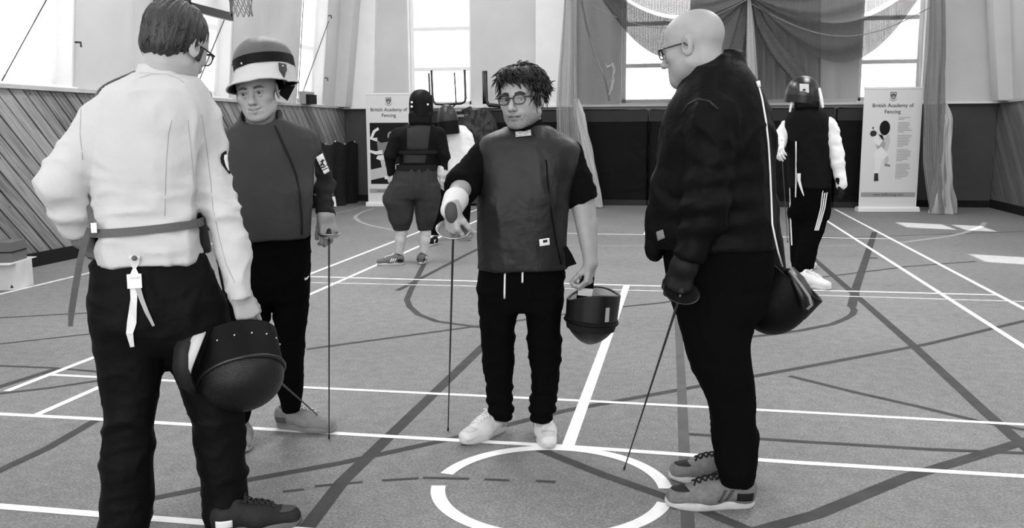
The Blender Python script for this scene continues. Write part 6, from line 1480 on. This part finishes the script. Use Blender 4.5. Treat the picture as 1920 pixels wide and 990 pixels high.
# ---- net bundles hanging in front of the wall, their ends wrapped in plastic film
def film_mat():
    m = bpy.data.materials.new('plastic_film'); m.use_nodes = True; nt = m.node_tree; N = nt.nodes; L = nt.links; b = N['Principled BSDF']; b.inputs['Base Color'].default_value = (.6, .6, .6, 1); b.inputs['Roughness'].default_value = .25; b.inputs['Specular IOR Level'].default_value = .6
    t = N.new('ShaderNodeBsdfTransparent'); mx = N.new('ShaderNodeMixShader'); mx.inputs[0].default_value = .5; L.new(t.outputs[0], mx.inputs[1]); L.new(b.outputs[0], mx.inputs[2]); L.new(mx.outputs[0], N['Material Output'].inputs[0]); return m
M_film = film_mat(); M_bund = net_mat('bundled_net', .2, 26, 60, .25, .34); M_bund2 = net_mat('bundled_net_light', .3, 26, 60, .2, .2)
def bundle(label, axis, widths, film_axis, film_w, Y, m):
    b0 = on_Y(axis[-1][0], axis[-1][1], Y); t = thing('net_bundle', label, 'net', (b0[0], b0[1], 0)); o = np.array([b0[0], b0[1], 0])
    def col(ax, ws, seed, lay):
        def fn(u, v):
            k = v*(len(ax)-1); i = min(int(k), len(ax)-2); f = k-i; x = ax[i][0]+(ax[i+1][0]-ax[i][0])*f; y = ax[i][1]+(ax[i+1][1]-ax[i][1])*f; w_ = ws[i]+(ws[i+1]-ws[i])*f
            a = u*2*math.pi; p = on_Y(x, y, Y); r = w_/2*np.linalg.norm(on_Y(x+1, y, Y)-p)*(1+.22*math.sin(a*5+seed+v*3)+.12*math.sin(a*11+seed*2-v*7)+.10*math.sin(v*23+a*3)*lay); q = p+np.array([r*math.cos(a), r*math.sin(a)*.7, 0]); q[2] = max(q[2], .005); return q-o
        return fn
    sheet('net_folds', col(axis, widths, 1, 0), 61, 30, m, t, (2, 4)); sheet('plastic_wrap', col(film_axis, film_w, 4, 1), 61, 34, M_film, t)
bundle('grey net bundle with loose plastic wrap hanging behind the man with tousled hair', [(1068, -40), (1066, 100), (1063, 200), (1066, 300), (1080, 390)], [14, 26, 34, 38, 34], [(1080, 185), (1087, 215), (1095, 260), (1108, 320), (1120, 388)], [10, 18, 18, 18, 18], 12.7, M_bund2)
bundle('grey net bundle in crumpled plastic wrap right of the text-filled banner', [(1757, -40), (1756, 100), (1750, 200), (1752, 300), (1766, 398)], [22, 28, 34, 36, 38], [(1772, 192), (1776, 225), (1772, 280), (1770, 340), (1768, 400)], [6, 20, 20, 30, 46], 12.35, M_bund)

# ---- basketball backboard on the left wall
XB = -5.35
t = thing('basketball_hoop', 'basketball backboard with net on the left wall, cut by the top of the picture', 'basketball hoop', tuple(on_X(392, 20, XB)))
o = np.array(t.location); y0, y1, zb = on_X(352, 8, XB)[1], on_X(436, 33, XB)[1], on_X(392, 21, XB)[2]
def rb(lo, hi, nm, m): return box(nm, tuple(np.array(lo)-o), tuple(np.array(hi)-o), m, t)
rb((XB-.03, y0, zb), (XB, y1, zb+1.1), 'board', mat('board_white', .72, .5, .3))
for nm, lo, hi in (('board_edge', (XB-.04, y0, zb-.05), (XB+.012, y1, zb+.05)), ('board_edge', (XB-.04, y0, zb), (XB+.012, y0+.06, zb+1.1)), ('board_edge', (XB-.04, y1-.06, zb), (XB+.012, y1, zb+1.1))): rb(lo, hi, nm, M_blackgloss)
yc = (y0+y1)/2
for a0, a1 in (((XB, yc-.32, zb+.22), (XB+.014, yc-.26, zb+.75)), ((XB, yc+.26, zb+.22), (XB+.014, yc+.32, zb+.75)), ((XB, yc-.32, zb+.22), (XB+.014, yc+.32, zb+.28))): rb(a0, a1, 'target_line', M_blackgloss)
rb((XL+.1, yc-.5, zb+.2), (XB-.04, yc-.42, zb+.3), 'bracket', M_blackgloss); rb((XL+.1, yc+.42, zb+.2), (XB-.04, yc+.5, zb+.3), 'bracket', M_blackgloss)
rc = np.array([XB+.40, yc, zb+.36]); R_ = .23
MB().tube([rc-o+np.array([R_*math.cos(a), R_*math.sin(a), 0]) for a in np.linspace(0, 2*math.pi, 33)[:-1]], .011, 8, closed=True).obj('rim', mat('rim_grey', .12, .4, .4), t, True); rb((XB, yc-.05, zb+.33), (XB+.17, yc+.05, zb+.37), 'rim_plate', mat('rim_grey', .12))
b = MB(); NC = 12; H_ = [0, -.09, -.18, -.26, -.34, -.42]; Rr = [R_, .19, .155, .13, .125, .14]
for k in range(NC):
    for sg in (-1, 1): b.tube([rc-o+np.array([Rr[i]*math.cos(2*math.pi*(k+sg*.5*i)/NC), Rr[i]*math.sin(2*math.pi*(k+sg*.5*i)/NC), H_[i]]) for i in range(6)], .0055, 5)
b.obj('hoop_net', mat('hoop_cord', .16, .8, .2), t)
tb = thing('wall_heater', 'dark box fixed above the diagonal planks behind the head of the man in white', 'wall box', tuple(on_X(327, 0, XL+.5))); 
MB().box((-.1, -.28, -.10), (.12, .28, .35)).obj('housing', M_black, tb); MB().box((.12, -.20, -.04), (.14, .20, .30)).obj('grille', mat('grille_grey', .25, .5, .4), tb)
t2 = thing('wall_lamp_box', 'small black box on the cap of the diagonal planks beside the raised mask', 'wall box', (XL+.05, on_X(566, 196, XL)[1], ZW+.01)); MB().box((0, -.16, 0), (.16, .16, .16)).obj('housing', M_black, t2); MB().box((-.01, -.20, .0), (.10, .20, .21)).obj('frame', mat('grey_case', .3, .5, .3), t2)

# ---- folded metal frames on top of the mats
def frame_thing(label, pts_list, r, m):
    base = W_(pts_list[0][0][0], 203, 13.2); t = thing('metal_frame', label, 'metal frame', (base[0], base[1], ZW-.06)); o = np.array([base[0], base[1], ZW-.06])
    for i, pts in enumerate(pts_list): MB().tube([W_(x, y, 13.2+(.08*i if i else 0))-o for x, y in pts], r if np.isscalar(r) else r[i], 8).obj('tube', m, t, True)
frame_thing('black U-shaped tube frame standing in front of the back-left window', [[(809, 132), (811, 180), (813, 190), (817, 195), (830, 196), (865, 194), (871, 191), (873, 185), (871, 131)], [(852, 136), (854, 170), (855, 195), (848, 201)], [(804, 137), (806, 175), (808, 200)]], [.022, .014, .018], M_blackgloss)
frame_thing('thick black upright frame beside the man with tousled hair', [[(910, 133), (911, 170), (912, 190), (917, 197), (945, 199)], [(907, 133), (908, 195)]], [.035, .03], M_blackgloss)
# ---- heap of covered gear on the floor and black sheet at the left
M_tarp = mat('black_tarpaulin', .012, .5, .4, wrinkle=.8)
c = W_(885, 383, 13.0); t = thing('covered_gear', 'heap of gear under a crumpled black tarpaulin by the back wall', 'tarpaulin', (c[0], c[1], 0))
rows = [(0.0, 0, 0, .62, .16), (.6, 0, 0, .58, .15), (1.2, .02, 0, .5, .13), (1.55, .06, 0, .36, .10), (1.74, .1, 0, .22, .06)]
f = Field([Loft(rows)], h=.028); f.add(Loft(rows, 2.4), k=0); sdf_obj('cover', f, M_tarp, t, folds(.05, 5, 5, 2.0, off=5)); box('stacked_bar', (-.35, -.03, 1.70), (.15, .03, 1.75), mat('grille_grey', .25), t); box('stacked_bar', (-.30, -.07, 1.60), (.05, -.02, 1.64), mat('grille_grey', .25), t)
a = on_X(598, 262, -5.7); t = thing('black_sheet', 'black sheet hung low along the left wall boards', 'sheet', (-5.62, 12.6, 0))
def shf(u, v):
    y = a[1]-12.6+(13.55-a[1])*u; z = 1.16+.03*math.cos(u*math.pi*5)-.02; return (-.05-.05*math.sin(u*21)*(.3+.7*v)+.0, y, z*(1-v)+.004*v)
s1 = sheet('cloth', shf, 40, 12, M_tarp, t); 
for k in range(4): v, q = sphere(.02, 8, 6); mesh('clip', v+np.array(shf((k+.5)/4, 0)), q, M_bright, t, True)
# ---- cardboard box at the left edge
c = on_z(6, 545); t = thing('cardboard_box', 'pale cardboard box on the floor at the left edge, a grey case on top', 'box', (c[0]-.12, c[1]+.14, 0), .25)
# box: slightly bowed walls with flaps
MB().box((-.2, -.15, 0), (.2, .15, .24)).obj('carton', mat('pale_cardboard', .55, .8, .2, var=.08), t); MB().box((-.2, -.27, .235), (.2, -.148, .242)).obj('flap', mat('pale_cardboard', .55), t); MB().box((-.2, .148, .235), (.2, .25, .242)).obj('flap', mat('pale_cardboard', .55), t)
MB().prism([(.135, .02), (.15, .05), (.165, .02)], 'y', -.1515, -.150).obj('box_mark', M_print, t)
t = thing('grey_case', 'dark grey case lying on the cardboard box at the left edge', 'case', (c[0]-.15, c[1]+.14, .243), .25); MB().box((-.19, -.14, 0), (.19, .14, .17)).obj('case_body', mat('case_grey', .12, .5, .3), t); MB().box((-.195, -.145, .08), (.195, .145, .09)).obj('case_seam', M_black, t)
